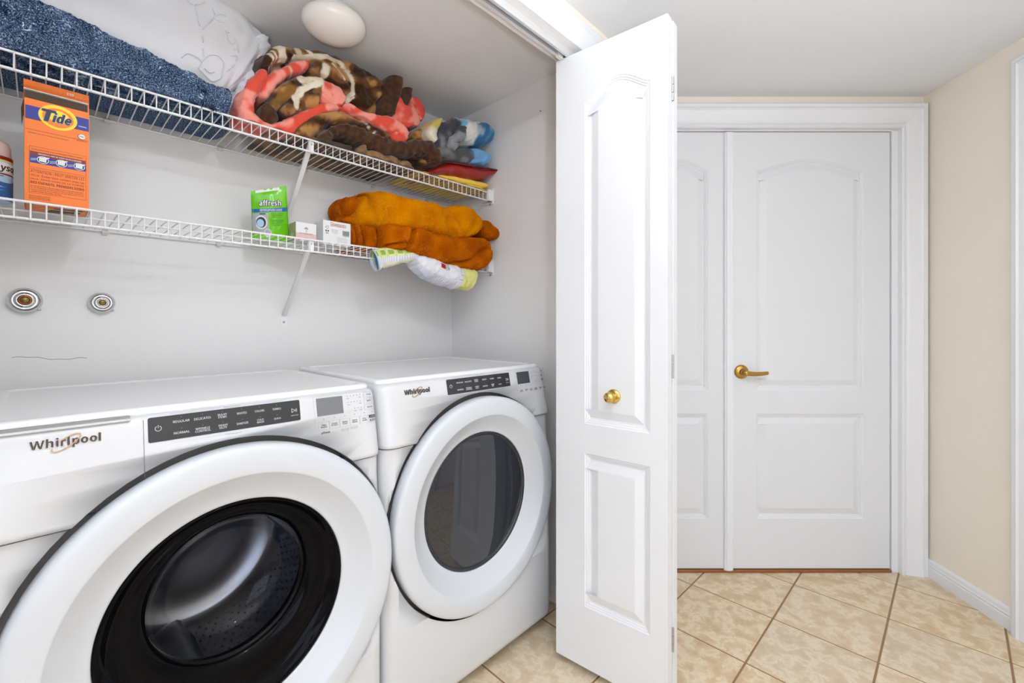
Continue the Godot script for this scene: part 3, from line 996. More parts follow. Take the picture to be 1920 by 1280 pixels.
func machine(called: String, cx: float, lift: float, label: String, washer: bool) -> Node3D:
	var t := thing(called, Vector3(cx, 0, -1.055), label, "washing machine" if washer else "dryer")
	var zb := -DEEP
	# the washer's door is a little larger and sits lower than the dryer's
	var ox := 0.019 if washer else -0.003
	var oy := 0.550 if washer else 0.579
	var big := 1.018 if washer else 0.982
	# feet
	for q in [[-0.26, -0.12], [0.26, -0.12], [-0.26, -0.54], [0.26, -0.54]]:
		part("foot", lathem([Vector2(0, 0.0), Vector2(0.022, 0.0), Vector2(0.022, 0.012), Vector2(0.01, 0.014), Vector2(0.01, 0.05), Vector2(0, 0.05)], 16, Transform3D(Basis(Vector3.RIGHT, -PI / 2), Vector3(q[0], 0, q[1]))), M.dark, t)
	# cabinet with the round recess behind the door and the drum's throat
	var rows := [[0.032 + lift, -0.03, HALF - 0.022, 0.03, zb], [0.036 + lift, -0.014, HALF - 0.01, 0.034, zb], [0.046 + lift, -0.004, HALF - 0.003, 0.036, zb], [0.062 + lift, 0.0, HALF, 0.036, zb]]
	for y in [0.15, 0.30, 0.45, 0.56, 0.63, 0.70, 0.76]: rows.append([y + lift, body_z(y), HALF, 0.036, zb])
	rows.append([0.806 + lift, -0.016, HALF, 0.036, zb])
	csg_body(t, rows, M.enamel, "body", [[0.357 * big, 0.06, -0.03, M.gasket], [0.225 * big, 0.46, -0.25, M.drum_dark]], ox, oy)
	# control fascia, cut round the door as well
	var fr := [[0.809 + lift, -0.012, HALF - 0.001, 0.034, zb + 0.02], [0.811 + lift, -0.0065, HALF + 0.0005, 0.036, zb + 0.02]]
	for y in [0.82, 0.86, 0.9, 0.94, 0.965]: fr.append([y + lift, face_z(y), HALF + 0.0005, 0.036, zb + 0.02])
	for k in 5:
		var a := PI / 2 * (k + 1) / 5.0
		fr.append([0.965 + lift + 0.018 * sin(a), face_z(0.965) - 0.001 - 0.016 * (1.0 - cos(a)), HALF - 0.012 * (1.0 - cos(a)), 0.036, zb + 0.02])
	csg_body(t, fr, M.enamel, "control_panel", [[0.357 * big, 0.08, -0.035, M.gasket]], ox, oy)
	# lid: a shallow tray with a raised rim
	var lid := stool()
	stack(lid, [[0.975 + lift, -0.06, HALF - 0.008, 0.03, zb], [0.988 + lift, -0.058, HALF - 0.006, 0.03, zb], [0.993 + lift, -0.061, HALF - 0.01, 0.03, zb + 0.004], [0.995 + lift, -0.068, HALF - 0.018, 0.03, zb + 0.012], [0.9945 + lift, -0.078, HALF - 0.03, 0.026, zb + 0.024], [0.9905 + lift, -0.086, HALF - 0.038, 0.024, zb + 0.032]])
	part("top_panel", done(lid), M.enamel_top, t)
	door_ring(t, washer, lift, ox, oy, big)
	controls(t, washer, lift)
	return t

func door_ring(t: Node3D, washer: bool, _lift: float, ox: float, y: float, big: float) -> void:
	var d := part("door", lathem([Vector2(0.330, -0.035), Vector2(0.338, -0.03), Vector2(RING_R - 0.0005, -0.016), Vector2(RING_R, -0.004), Vector2(RING_R, 0.006), Vector2(RING_R - 0.0015, 0.013), Vector2(RING_R - 0.006, 0.0175), Vector2(RING_R - 0.013, 0.0195), Vector2(0.322, 0.0205), Vector2(0.300, 0.0200), Vector2(0.289, 0.0188), Vector2(0.286, 0.0178), Vector2(0.2845, 0.0162), Vector2(0.2845, 0.0162), Vector2(0.272, 0.0065), Vector2(0.258, -0.0035), Vector2(0.244, -0.0125), Vector2(0.231, -0.0182), Vector2(0.2265, -0.0195), Vector2(0.2245, -0.023), Vector2(0.2245, -0.04)], 128), M.ring, t, Vector3(ox, y, 0))
	d.scale = Vector3(big, big, 1)
	if washer:
		# black glass ring round a clear bowl that reaches into the drum
		var prof := [Vector2(0.2243, -0.026), Vector2(0.2236, -0.0205), Vector2(0.219, -0.0195), Vector2(0.214, -0.0225), Vector2(0.207, -0.031), Vector2(0.199, -0.038), Vector2(0.190, -0.0405), Vector2(0.182, -0.039), Vector2(0.174, -0.0375), Vector2(0.166, -0.0385), Vector2(0.158, -0.0425), Vector2(0.152, -0.0475), Vector2(0.148, -0.052), Vector2(0.148, -0.08)]
		var tr := stool()
		sheet(tr, 112, prof.size(), func(u: float, v: float) -> Vector3:
			var q: Vector2 = prof[roundi(v * (prof.size() - 1))]
			return Vector3(q.x * cos(u * TAU), q.x * sin(u * TAU) + 0.034 * clampf((0.2236 - q.x) / 0.0756, 0.0, 1.0), q.y), true)
		part("black_trim", done(tr), M.black_gloss, d)
		var gl := stool()
		var outer := [Vector2(0.1478, -0.053), Vector2(0.145, -0.0485), Vector2(0.141, -0.0485), Vector2(0.1375, -0.055), Vector2(0.133, -0.082), Vector2(0.125, -0.105), Vector2(0.109, -0.122), Vector2(0.08, -0.133), Vector2(0.042, -0.1385), Vector2(0, -0.14)]
		lathe(gl, outer, 96)
		part("glass_bowl", done(gl), M.bowl, d, Vector3(0, 0.034, 0))
	else:
		part("door_glass", lathem([Vector2(0.0, -0.019), Vector2(0.08, -0.020), Vector2(0.15, -0.0225), Vector2(0.2, -0.0255), Vector2(0.214, -0.027)], 96), M.tinted, d)
		part("window_seal", lathem([Vector2(0.2238, -0.024), Vector2(0.2225, -0.0205), Vector2(0.218, -0.022), Vector2(0.213, -0.0265), Vector2(0.2125, -0.033)], 96), M.strip, d)
	# drum: perforated barrel, back wall, three baffles
	var drum := part("drum", lathem([Vector2(0.2235, -0.06), Vector2(0.2235, -0.44), Vector2(0.21, -0.462), Vector2(0.12, -0.468), Vector2(0.06, -0.455), Vector2(0, -0.455)], 72), M.drum, t, Vector3(ox, y, 0))
	drum.scale = Vector3(big, big, 1)
	if not washer: return
	var hm := SphereMesh.new()
	hm.radius = 0.0034
	hm.height = 0.0068
	hm.radial_segments = 8
	hm.rings = 4
	var mm := MultiMesh.new()
	mm.transform_format = MultiMesh.TRANSFORM_3D
	mm.mesh = hm
	var spots := []
	for i in 66:
		for j in 15:
			var a := TAU * (i + 0.5 * (j % 2)) / 66.0
			if i % 22 < 3: continue
			spots.append(Transform3D(Basis(), Vector3(0.2232 * cos(a), 0.2232 * sin(a), -0.1 - j * 0.022)))
	mm.instance_count = spots.size()
	for k in spots.size(): mm.set_instance_transform(k, spots[k])
	var mi := MultiMeshInstance3D.new()
	mi.name = "perforations"
	mi.multimesh = mm
	mi.material_override = M.hole
	tag(mi, "", "", "", "stuff")
	drum.add_child(mi, true)
	for k in 3:
		var a := deg_to_rad(-105.0 + 120.0 * k)
		var xf := Transform3D(Basis(Vector3(cos(a), sin(a), 0), Vector3(-sin(a), cos(a), 0), Vector3(0, 0, 1)), Vector3.ZERO)
		var b := stool()
		sheet(b, 14, 15, func(u: float, v: float) -> Vector3:
			var zz := -0.09 - 0.34 * u
			var w := (v - 0.5) * 2.0
			var hgt := 0.055 * exp(-w * w * 3.2) * minf(1.0, sin(u * PI) * 3.0)
			return xf * Vector3(0.2225 - hgt, w * 0.06, zz))
		part("baffle", done(b), M.baffle, drum)

func controls(t: Node3D, washer: bool, lift: float) -> void:
	var lean := Basis(Vector3.RIGHT, -atan(0.2))
	# the panel's own axes: x across, y up the lean, z out; origin at y 0.95
	var o := Vector3(0, 0.95 + lift, face_z(0.95))
	var c := cos(atan(0.2))
	var xf := Transform3D(lean, o)
	var P := func(x: float, y: float, z: float) -> Vector3: return xf * Vector3(x, (y - 0.95) / c, z)
	var inlay := func(called: String, poly: PackedVector2Array, z: float, m: Material, parent: Node = t) -> MeshInstance3D:
		return part(called, platem(poly, z - 0.0008, 0.0012, xf), m, parent)
	var Y := func(y: float) -> float: return (y - 0.95) / c
	# program strip
	var strip: MeshInstance3D = inlay.call("program_strip", rounded(-0.1292, Y.call(0.9302), 0.1523, Y.call(0.9768), 0.0035), 0.0006, M.strip)
	var labels := [["REGULAR", -0.0768, 0.9635, 0.027], ["DELICATES", -0.0414, 0.9633, 0.0285], ["BULKY\nITEMS", -0.0059, 0.9632, 0.0165], ["WHITES", 0.0302, 0.9635, 0.019], ["COLORS", 0.0656, 0.9632, 0.019], ["TOWELS", 0.1012, 0.9626, 0.018],
		["NORMAL", -0.0767, 0.9416, 0.026], ["WRINKLE\nCONTROL", -0.0414, 0.9412, 0.0265], ["HEAVY\nDUTY", -0.0055, 0.9414, 0.0165], ["SANITIZE", 0.0306, 0.942, 0.0225], ["COLD\nWASH" if washer else "TIMED\nDRY", 0.0659, 0.9414, 0.0145], ["QUICK", 0.1014, 0.941, 0.0145]]
	for l in labels:
		var two: bool = "\n" in l[0]
		words(l[0], P.call(l[1], l[2], 0.0013), l[3], 0.0092 if two else 0.0044, M.print_white, strip, false, "lettering", false, 0.0, lean)
		part("indicator", platem(oval(l[1], Y.call(l[2] + 0.0085), 0.0006, 0.0006, 8), 0.001, 0.0004, xf), M.print_grey, strip)
	var sym := stool()
	hoop(sym, -0.1137, Y.call(0.955), 0.0052, 0.0052, 0.0008, 0.001, 0.0006, 0.0, PI / 2 + 0.45, PI * 2.5 - 0.45, 28, xf)
	box(sym, Vector3(-0.1141, Y.call(0.956), 0.001), Vector3(-0.1133, Y.call(0.9615), 0.0016), 0, xf)
	part("power_symbol", done(sym), M.print_white, strip)
	sym = stool()
	var tr := [Vector2(0.1335, Y.call(0.9585)), Vector2(0.1335, Y.call(0.9495)), Vector2(0.1408, Y.call(0.954))]
	for k in 3:
		var a: Vector2 = tr[k]
		var b: Vector2 = tr[(k + 1) % 3]
		var n := (b - a).orthogonal().normalized() * 0.0004
		plate(sym, PackedVector2Array([a + n, b + n, b - n, a - n]), 0.001, 0.0006, xf)
	for x in [0.1420, 0.1442]: box(sym, Vector3(x, Y.call(0.9505), 0.001), Vector3(x + 0.0007, Y.call(0.9575), 0.0016), 0, xf)
	part("start_symbol", done(sym), M.print_white, strip)
	words("Hold to Start", P.call(0.1395, 0.943, 0.0013), 0.0165, 0.0022, M.print_white, strip, false, "lettering", false, 0.0, lean)
	# words and hairlines over and under the strip
	for q in [[0.9808, "WHAT to wash" if washer else "WHAT to dry", -0.095, 0.122], [0.9245, "HOW to wash" if washer else "HOW to dry", -0.095, 0.1235]]:
		words(q[1], P.call(0.0125, q[0], 0.0003), 0.031, 0.0036, M.print_grey, t, false, "lettering", false, 0.0, lean)
		var hl := stool()
		box(hl, Vector3(q[2], Y.call(q[0]) - 0.0002, -0.0002), Vector3(-0.008, Y.call(q[0]) + 0.0002, 0.0003), 0, xf)
		box(hl, Vector3(0.033, Y.call(q[0]) - 0.0002, -0.0002), Vector3(q[3], Y.call(q[0]) + 0.0002, 0.0003), 0, xf)
		part("hairline", done(hl), M.print_grey, t)
	# display and option buttons
	var scr: MeshInstance3D = inlay.call("display", PackedVector2Array([Vector2(0.192, Y.call(0.9315)), Vector2(0.2582, Y.call(0.9312)), Vector2(0.2580, Y.call(0.9737)), Vector2(0.1918, Y.call(0.974))]), 0.0006, M.screen if washer else M.screen_dark)
	var fr := stool()
	for q in [[0.1852, 0.8985, 0.1856, 0.9803], [0.1852, 0.9799, 0.347, 0.9803], [0.3466, 0.9225, 0.347, 0.9803]]:
		box(fr, Vector3(q[0], Y.call(q[1]), -0.0002), Vector3(q[2], Y.call(q[3]), 0.0003), 0, xf)
	part("hairline", done(fr), M.print_grey, t)
	var frame := func(x0: float, y0: float, x1: float, y1: float) -> void:
		var s := stool()
		var w := 0.00035
		for q in [[x0, y0, x1, y0 + w], [x0, y1 - w, x1, y1], [x0, y0, x0 + w, y1], [x1 - w, y0, x1, y1]]:
			box(s, Vector3(q[0], Y.call(q[1]), -0.0002), Vector3(q[2], Y.call(q[3]), 0.0004), 0, xf)
		part("button_outline", done(s), M.print_grey, t)
	var side := [["Temp", 0.9691], ["Spin", 0.9531], ["Soil", 0.9372]] if washer else [["Temp", 0.9691], ["Dryness", 0.9531], ["Wrinkle\nShield", 0.9372]]
	for s in side:
		frame.call(0.3158, s[1] - 0.0066, 0.3446, s[1] + 0.0066)
		words(s[0], P.call(0.3302, s[1], 0.0004), 0.0125 if washer else 0.015, 0.0042 if not "\n" in s[0] else 0.0075, M.print_dark, t, false, "lettering", false, 0.0, lean)
	for r in [[0.9711, 0.2718, 0.3064, 5], [0.9552, 0.2724, 0.3064, 5], [0.9388, 0.2896, 0.3066, 3]]:
		for k in r[3]:
			var x := lerpf(r[1], r[2], k / (r[3] - 1.0))
			part("indicator", platem(oval(x, Y.call(r[0]), 0.0009, 0.0009, 10), -0.0002, 0.0006, xf), M.ink, t)
		words("Low", P.call(r[1] + 0.001, r[0] - 0.0062, 0.0002), 0.006, 0.0026, M.print_grey, t, false, "lettering", false, 0.0, lean)
		words("High", P.call(r[2] - 0.001, r[0] - 0.0062, 0.0002), 0.006, 0.0030, M.print_grey, t, false, "lettering", false, 0.0, lean)
	var below := ["Clean\nWasher", "Drain\n& Spin", "Steam\nClean", "Extra\nRinse", "Pre\nSoak", ""] if washer else ["End\nSignal", "Damp\nDry", "Less\nTime", "Steam\nRefresh", "Control\nLock", "Settings"]
	for k in 6:
		var x := 0.2058 + 0.0268 * k if k < 5 else 0.3355
		if washer: frame.call(x - 0.0132, 0.8975, x + 0.0132 if k < 5 else x + 0.0105, 0.9168)
		if below[k] != "": words(below[k], P.call(x, 0.9072, 0.0004), 0.0165 if "&" in below[k] or "W" in below[k] or not washer else 0.0135, 0.0085 if "\n" in below[k] else 0.004, M.print_dark, t, false, "lettering", false, 0.0, lean)
		part("indicator", platem(oval(x + 0.001, Y.call(0.9235), 0.0009, 0.0009, 10), -0.0002, 0.0006, xf), M.ink, t)
	if washer:
		var badge: MeshInstance3D = inlay.call("load_badge", PackedVector2Array([Vector2(0.3268, Y.call(0.9085)), Vector2(0.3428, Y.call(0.9085)), Vector2(0.3428, Y.call(0.9155)), Vector2(0.3268, Y.call(0.9155))]), 0.0, M.ink)
		words("LOAD", P.call(0.3348, 0.912, 0.0008), 0.0125, 0.0036, M.print_grey, badge, true, "lettering", false, 0.0, lean)
		words("& GO", P.call(0.335, 0.9027, 0.0004), 0.0135, 0.0052, M.ink, t, true, "lettering", false, 0.0, lean)
		words("affresh", P.call(0.2085, 0.8915, 0.0004), 0.0215, 0.005, M.print_dark, t, true, "lettering", false, 0.15, lean)
		words("Hold 3 sec to\nLock Panel", P.call(0.2585, 0.8905, 0.0002), 0.0205, 0.0062, M.print_grey, t, false, "lettering", false, 0.0, lean)
		words("Hold 3 sec for\nRemote Start", P.call(0.2825, 0.8915, 0.0002), 0.0205, 0.0062, M.print_grey, t, false, "lettering", false, 0.0, lean)
	# maker's badge: dark letters on pale edges with a gold swoosh round the middle
	var lg := part("maker_badge", platem(PackedVector2Array([Vector2(-0.2405, Y.call(0.9525)), Vector2(-0.2385, Y.call(0.9525)), Vector2(-0.2385, Y.call(0.9545)), Vector2(-0.2405, Y.call(0.9545))]), -0.0005, 0.0008, xf), M.logo_edge, t)
	var lx := -0.2392
	for q in [[Vector2(-0.0007, 0.0005), 0.0010, M.logo_edge], [Vector2(0.0007, -0.0006), 0.0010, M.logo_edge], [Vector2(-0.0007, -0.0006), 0.0010, M.logo_edge], [Vector2.ZERO, 0.0017, M.logo]]:
		words("Whirlpool", P.call(lx + q[0].x, 0.9530 + q[0].y, q[1]), 0.0875, 0.0190, q[2], lg, true, "lettering", false, 0.0, lean, 0.0012)
	var sw := stool()
	hoop(sw, lx - 0.0005, Y.call(0.9525), 0.0218, 0.0082, 0.0016, 0.0012, 0.0016, 0.62, -0.9, 1.75, 30, xf)
	hoop(sw, lx - 0.0005, Y.call(0.9525), 0.0218, 0.0082, 0.0016, 0.0012, 0.0016, 0.62, 2.6, 5.5, 30, xf)
	part("swoosh", done(sw), M.gold, lg)
	# seam lines of the drawer front and its finger lip
	if washer:
		part("drawer_seam", boxm(Vector3(-0.1362, Y.call(0.862), -0.001), Vector3(-0.1354, Y.call(0.9745), 0.0003), 0, xf), M.print_dark, t)
		var lip := stool()
		box(lip, Vector3(-0.345, 0.9765, face_z(0.97) - 0.016), Vector3(-0.1545, 0.9805, face_z(0.97) + 0.004), 0.001)
		part("drawer_lip", done(lip), M.enamel, t)
		part("drawer_gap", boxm(Vector3(-0.345, 0.9805, face_z(0.97) - 0.016), Vector3(-0.1545, 0.9845, face_z(0.97) - 0.006), 0.0), M.gasket, t)

func build_machines() -> void:
	machine("washing_machine", 0.272, 0.0, "white front load washing machine, left of the pair, with clear glass bowl", true)
	machine("dryer", 0.995, 0.006, "white front load dryer, right of the pair, with flat dark window", false)

# ================================================================ wire shelves
func wire_shelf(deck: float, label: String, clips: Array) -> Node3D:
	var t := thing("wire_shelf", Vector3(0.55, deck, -1.65), label, "shelf", "white wire closet shelves")
	var xa := -0.34
	var xb := 1.446
	var low := deck - 0.039
	wpart("front_rail", rodm([Vector3(xa, deck, LIP_Z), Vector3(xb, deck, LIP_Z)], 0.0031, 10), M.wire, t)
	wpart("lip_rail", rodm([Vector3(xa, low, LIP_Z), Vector3(xb, low, LIP_Z)], 0.0031, 10), M.wire, t)
	wpart("back_rail", rodm([Vector3(xa, deck - 0.004, BACK_Z + 0.008), Vector3(xb, deck - 0.004, BACK_Z + 0.008)], 0.0031, 10), M.wire, t)
	wpart("cross_rail", rodm([Vector3(xa, deck - 0.0045, -1.60), Vector3(xb, deck - 0.0045, -1.60)], 0.0028, 10), M.wire, t)
	var w := rodm([Vector3(0, -0.0005, BACK_Z + 0.003 + 1.65), Vector3(0, 0.0005, LIP_Z + 1.65 - 0.002), Vector3(0, -0.002, LIP_Z + 1.65 + 0.0035), Vector3(0, -0.041, LIP_Z + 1.65 + 0.0035)], 0.0017, 6)
	var k := -11
	while -0.0384 + 0.0253 * k < xb - 0.004:
		part("wire", w, M.wire, t, Vector3(-0.0384 + 0.0253 * k - 0.55, 0, 0))
		k += 1
	for x in clips:
		var st := stool()
		box(st, Vector3(x - 0.006, deck - 0.016, BACK_Z), Vector3(x + 0.006, deck + 0.004, BACK_Z + 0.006), 0.0015)
		rod(st, [Vector3(x - 0.007, deck - 0.006, BACK_Z + 0.009), Vector3(x + 0.007, deck - 0.006, BACK_Z + 0.009)], 0.006, 12)
		wpart("wall_clip", done(st), M.clip, t)
	# the bracket that carries the right end on the side wall
	var eb := stool()
	box(eb, Vector3(SIDE_X - 0.005, deck - 0.052, LIP_Z - 0.05), Vector3(SIDE_X, deck + 0.02, LIP_Z + 0.014), 0.001)
	box(eb, Vector3(SIDE_X - 0.03, deck - 0.042, LIP_Z - 0.006), Vector3(SIDE_X - 0.003, deck + 0.012, LIP_Z + 0.012), 0.002)
	box(eb, Vector3(SIDE_X - 0.03, deck - 0.042, LIP_Z - 0.05), Vector3(SIDE_X - 0.003, deck - 0.038, LIP_Z + 0.012), 0.001)
	wpart("end_bracket", done(eb), M.wire, t)
	wpart("screw", rodm([Vector3(SIDE_X - 0.006, deck - 0.05, LIP_Z - 0.002), Vector3(SIDE_X - 0.012, deck - 0.056, LIP_Z + 0.002)], 0.0035, 8), M.steel, t)
	return t
func brace(deck: float, label: String) -> void:
	var foot := Vector3(0.641, deck - 0.262, BACK_Z)
	var head := Vector3(0.627, deck - 0.004, LIP_Z - 0.006)
	var t := thing("shelf_brace", foot, label, "shelf bracket", "diagonal shelf braces")
	var a := foot + Vector3(0, 0.012, 0.006)
	var d := (head - a).normalized()
	var sx := Vector3.RIGHT
	var n := sx.cross(d).normalized()
	var xf := Transform3D(Basis(sx, d, n), a)
	var l := (head - a).length()
	var st := stool()
	box(st, Vector3(-0.008, 0, -0.001), Vector3(0.008, l, 0.001), 0.0004, xf)
	box(st, Vector3(-0.008, 0, -0.007), Vector3(-0.0065, l, 0.001), 0.0004, xf)
	wpart("strut", done(st), M.wire, t)
	var hk := stool()
	box(hk, Vector3(0.617, deck - 0.041, LIP_Z - 0.014), Vector3(0.634, deck + 0.004, LIP_Z - 0.005), 0.001)
	wpart("hook", done(hk), M.wire, t)
	wpart("wall_plate", platem(rounded(0.629, deck - 0.288, 0.653, deck - 0.244, 0.004), BACK_Z, 0.002), M.wire, t)
	wpart("screw", lathem([Vector2(0, 0.004), Vector2(0.003, 0.0035), Vector2(0.0048, 0.0015), Vector2(0.005, 0)], 14, Transform3D(Basis(), Vector3(0.641, deck - 0.274, BACK_Z))), M.steel, t)
	wpart("rivet", lathem([Vector2(0, 0.003), Vector2(0.002, 0.0025), Vector2(0.0032, 0)], 12, Transform3D(Basis(), Vector3(0.6255, deck - 0.012, LIP_Z - 0.005))), M.steel, t)
func build_shelves() -> void:
	wire_shelf(DECK_HIGH, "upper white wire shelf carrying the blankets", [0.14, 0.43, 0.72, 1.01, 1.3])
	wire_shelf(DECK_LOW, "lower white wire shelf carrying detergent boxes and orange blanket", [0.135, 0.425, 0.715, 1.005, 1.295])
	brace(DECK_HIGH, "white diagonal brace under the upper wire shelf")
	brace(DECK_LOW, "white diagonal brace under the lower wire shelf, fully visible")

func build_details() -> void:
	# two chrome valve caps on the back wall
	for q in [[-0.026, 1.221, 0.0345, "chrome valve cover with copper ring, nearer the left edge", M.copper], [0.1275, 1.219, 0.031, "chrome valve cover with plain ring, further from the left edge", M.chrome]]:
		var v := thing("valve_cover", Vector3(q[0], q[1], BACK_Z), q[3], "valve", "chrome valve covers on the back wall")
		var r: float = q[2]
		part("escutcheon", lathem([Vector2(r, 0), Vector2(r, 0.007), Vector2(r * 0.985, 0.013), Vector2(r * 0.94, 0.0195), Vector2(r * 0.86, 0.0255), Vector2(r * 0.74, 0.0300), Vector2(r * 0.66, 0.0310), Vector2(r * 0.62, 0.0300), Vector2(r * 0.58, 0.0312), Vector2(r * 0.48, 0.0335), Vector2(r * 0.38, 0.0340), Vector2(r * 0.37, 0.031), Vector2(0, 0.031)], 56), M.chrome, v)
		part("ring", lathem([Vector2(r * 0.33, 0.031), Vector2(r * 0.33, 0.0355), Vector2(r * 0.30, 0.0362), Vector2(r * 0.27, 0.0355), Vector2(r * 0.27, 0.031)], 40), q[4], v)
		var cp := part("cap", lathem([Vector2(0, 0.0345), Vector2(r * 0.23, 0.0345), Vector2(r * 0.26, 0.0335), Vector2(r * 0.26, 0.031)], 32), M.bronze, v)
		part("slot", boxm(Vector3(-r * 0.18, -0.0006, 0.0338), Vector3(r * 0.18, 0.0006, 0.0348), 0, Transform3D(Basis(Vector3.BACK, 0.3))), M.dark, cp)
		part("screw", lathem([Vector2(0, 0.006), Vector2(0.002, 0.0055), Vector2(0.003, 0.0)], 10, Transform3D(Basis(Vector3.UP, PI / 2.6), Vector3(r * 0.72, -r * 0.7, 0.002))), M.steel, v)

# ================================================================ boxes and bags on the lower shelf
func build_goods() -> void:
	detergent_box()
	spray_can()
	cleaner_pouch()
	soap_box()
	dryer_sheet_box()

func flat(called: String, poly: PackedVector2Array, z: float, m: Material, parent: Node) -> MeshInstance3D:
	return part(called, platem(poly, z - 0.0003, 0.0006), m, parent)
func rect(x0: float, y0: float, x1: float, y1: float) -> PackedVector2Array:
	return PackedVector2Array([Vector2(x0, y0), Vector2(x1, y0), Vector2(x1, y1), Vector2(x0, y1)])

func detergent_box() -> void:
	var t := thing("detergent_box", Vector3(0.031, DECK_LOW + 0.0032, -1.513), "tall orange laundry detergent box with torn open top on the lower shelf", "box")
	var w := 0.054
	var h := 0.238
	var d := -0.15
	part("front_panel", boxm(Vector3(-w, 0, -0.0015), Vector3(w, h, 0), 0.0004), M.box_orange, t)
	part("side_panel", boxm(Vector3(w - 0.0012, 0, d), Vector3(w + 0.0004, h - 0.004, -0.0016), 0.0003), M.card, t)
	part("side_panel", boxm(Vector3(-w - 0.0004, 0, d), Vector3(-w + 0.0012, h - 0.004, -0.0016), 0.0003), M.box_orange, t)
	var bp := part("base_panel", boxm(Vector3(-w, 0, d), Vector3(w, 0.0015, -0.0016)), M.box_orange, t)
	part("base_print", platem(PackedVector2Array([Vector2(-0.02, -0.12), Vector2(0.04, -0.09), Vector2(0.045, -0.04), Vector2(-0.005, -0.05)]), 0.0, 0.0004, Transform3D(Basis(Vector3.RIGHT, PI / 2), Vector3(0, -0.0002, 0))), M.navy_print, bp)
	part("base_print", platem(PackedVector2Array([Vector2(-0.04, -0.075), Vector2(0.05, -0.06), Vector2(0.05, -0.052), Vector2(-0.03, -0.066)]), 0.0, 0.0004, Transform3D(Basis(Vector3.RIGHT, PI / 2), Vector3(0, -0.0004, 0))), M.yellow_print, bp)
	part("back_panel", boxm(Vector3(-w, 0, d), Vector3(w, h - 0.004, d + 0.0015), 0.0003), M.box_inside, t)
	# the lid torn along its front, standing up behind the opening
	var lean := Transform3D(Basis(Vector3.RIGHT, -0.06) * Basis(Vector3.UP, 0.0), Vector3(0.001, 0.205, -0.034))
	var lid := part("torn_lid", boxm(Vector3(-w - 0.003, 0.0, -0.0015), Vector3(w + 0.001, 0.090, 0), 0.0004, lean), M.box_orange, t)
	part("torn_edge", boxm(Vector3(-w - 0.003, 0.0625, 0.0), Vector3(w - 0.001, 0.0645, 0.010), 0.0004, lean), M.card, lid)
	part("painted_gap_shade", boxm(Vector3(-w - 0.002, 0.0, 0.0004), Vector3(w - 0.002, 0.0625, 0.002), 0.0, lean), M.box_inside, lid)  # dark board painted to stand for the shade below the lid
	part("torn_flap", platem(PackedVector2Array([Vector2(0, 0), Vector2(0.006, 0.05), Vector2(0.003, 0.062), Vector2(-0.001, 0.04)]), 0, 0.0012, Transform3D(Basis(Vector3.UP, 0.2), Vector3(-w - 0.0045, 0.178, -0.02))), M.box_inside, t)
	part("paper_scrap", platem(PackedVector2Array([Vector2(0, 0), Vector2(0.017, -0.001), Vector2(0.016, 0.009), Vector2(0.002, 0.008)]), 0, 0.0008, Transform3D(Basis(), Vector3(0.032, 0.229, -0.018))), M.card, t)
	words("133", lean * Vector3(0.021, 0.080, 0.0003), 0.0125, 0.0062, M.card, lid, true, "lettering", true, 0.0, lean.basis)
	words("brassées", lean * Vector3(0.038, 0.0765, 0.0003), 0.017, 0.003, M.card, lid, false, "lettering", false, 0.0, lean.basis)
	# print on the front; v counts down from the top edge
	var f := t.get_node("front_panel")
	var V := func(v: float) -> float: return h - v
	flat("blue_band", rect(-w + 0.0015, V.call(0.046), w - 0.0008, V.call(0.0165)), 0.0002, M.blue_print, f)
	flat("band_edge", rect(-w + 0.0015, V.call(0.0472), w - 0.0008, V.call(0.046)), 0.0002, M.maroon_print, f)
	flat("yellow_disc", oval(0.0005, V.call(0.0305), 0.0325, 0.0285, 44), 0.0004, M.yellow_print, f)
	flat("orange_disc", oval(0.0005, V.call(0.0315), 0.0262, 0.0222, 44), 0.0007, M.box_orange, f)
	flat("yellow_centre", oval(0.001, V.call(0.0285), 0.0185, 0.0145, 36), 0.001, M.yellow_print, f)
	for q in [[Vector2(-0.0009, 0.0007), M.card], [Vector2(0.0009, -0.0007), M.card], [Vector2(0.0009, 0.0007), M.card], [Vector2(-0.0009, -0.0007), M.card], [Vector2.ZERO, M.navy_print]]:
		var z: float = 0.0014 if q[1] == M.card else 0.0018
		words("T", Vector3(-0.0172 + q[0].x, V.call(0.0305) + q[0].y, z), 0.0225, 0.0275, q[1], f, true, "lettering", false, 0.22)
		words("ide", Vector3(0.0082 + q[0].x, V.call(0.0318) + q[0].y, z), 0.030, 0.0225, q[1], f, true, "lettering", false, 0.22)
	words("ORIGINAL", Vector3(0.0425, V.call(0.0385), 0.0005), 0.0145, 0.0026, M.card, f, true)
	flat("hairline", rect(-w + 0.001, V.call(0.0715), w - 0.002, V.call(0.0709)), 0.0001, M.brown_print, f)
	words("Détergent poudre / Powder laundry detergent", Vector3(-0.0145, V.call(0.0785), 0.0002), 0.066, 0.0030, M.brown_print, f)
	flat("seal_rim", oval(0.0405, V.call(0.0635), 0.0066, 0.0064, 28), 0.0002, M.ink, f)
	flat("seal", oval(0.0409, V.call(0.0633), 0.0060, 0.0058, 28), 0.0005, M.card, f)
	words("PGE", Vector3(0.0409, V.call(0.0633), 0.0008), 0.0072, 0.0034, M.ink, f, true)
	words("www.info.ca", Vector3(0.0405, V.call(0.0735), 0.0002), 0.0165, 0.0026, M.brown_print, f)
	var frame := func(y0: float, y1: float) -> void:
		var s := stool()
		for q in [[-0.0465, y0, 0.0485, y0 + 0.0005], [-0.0465, y1 - 0.0005, 0.0485, y1], [-0.0465, y0, -0.046, y1], [0.048, y0, 0.0485, y1]]:
			box(s, Vector3(q[0], q[1], -0.0001), Vector3(q[2], q[3], 0.0003))
		part("print_frame", done(s), M.brown_print, f)
	frame.call(V.call(0.158), V.call(0.109))
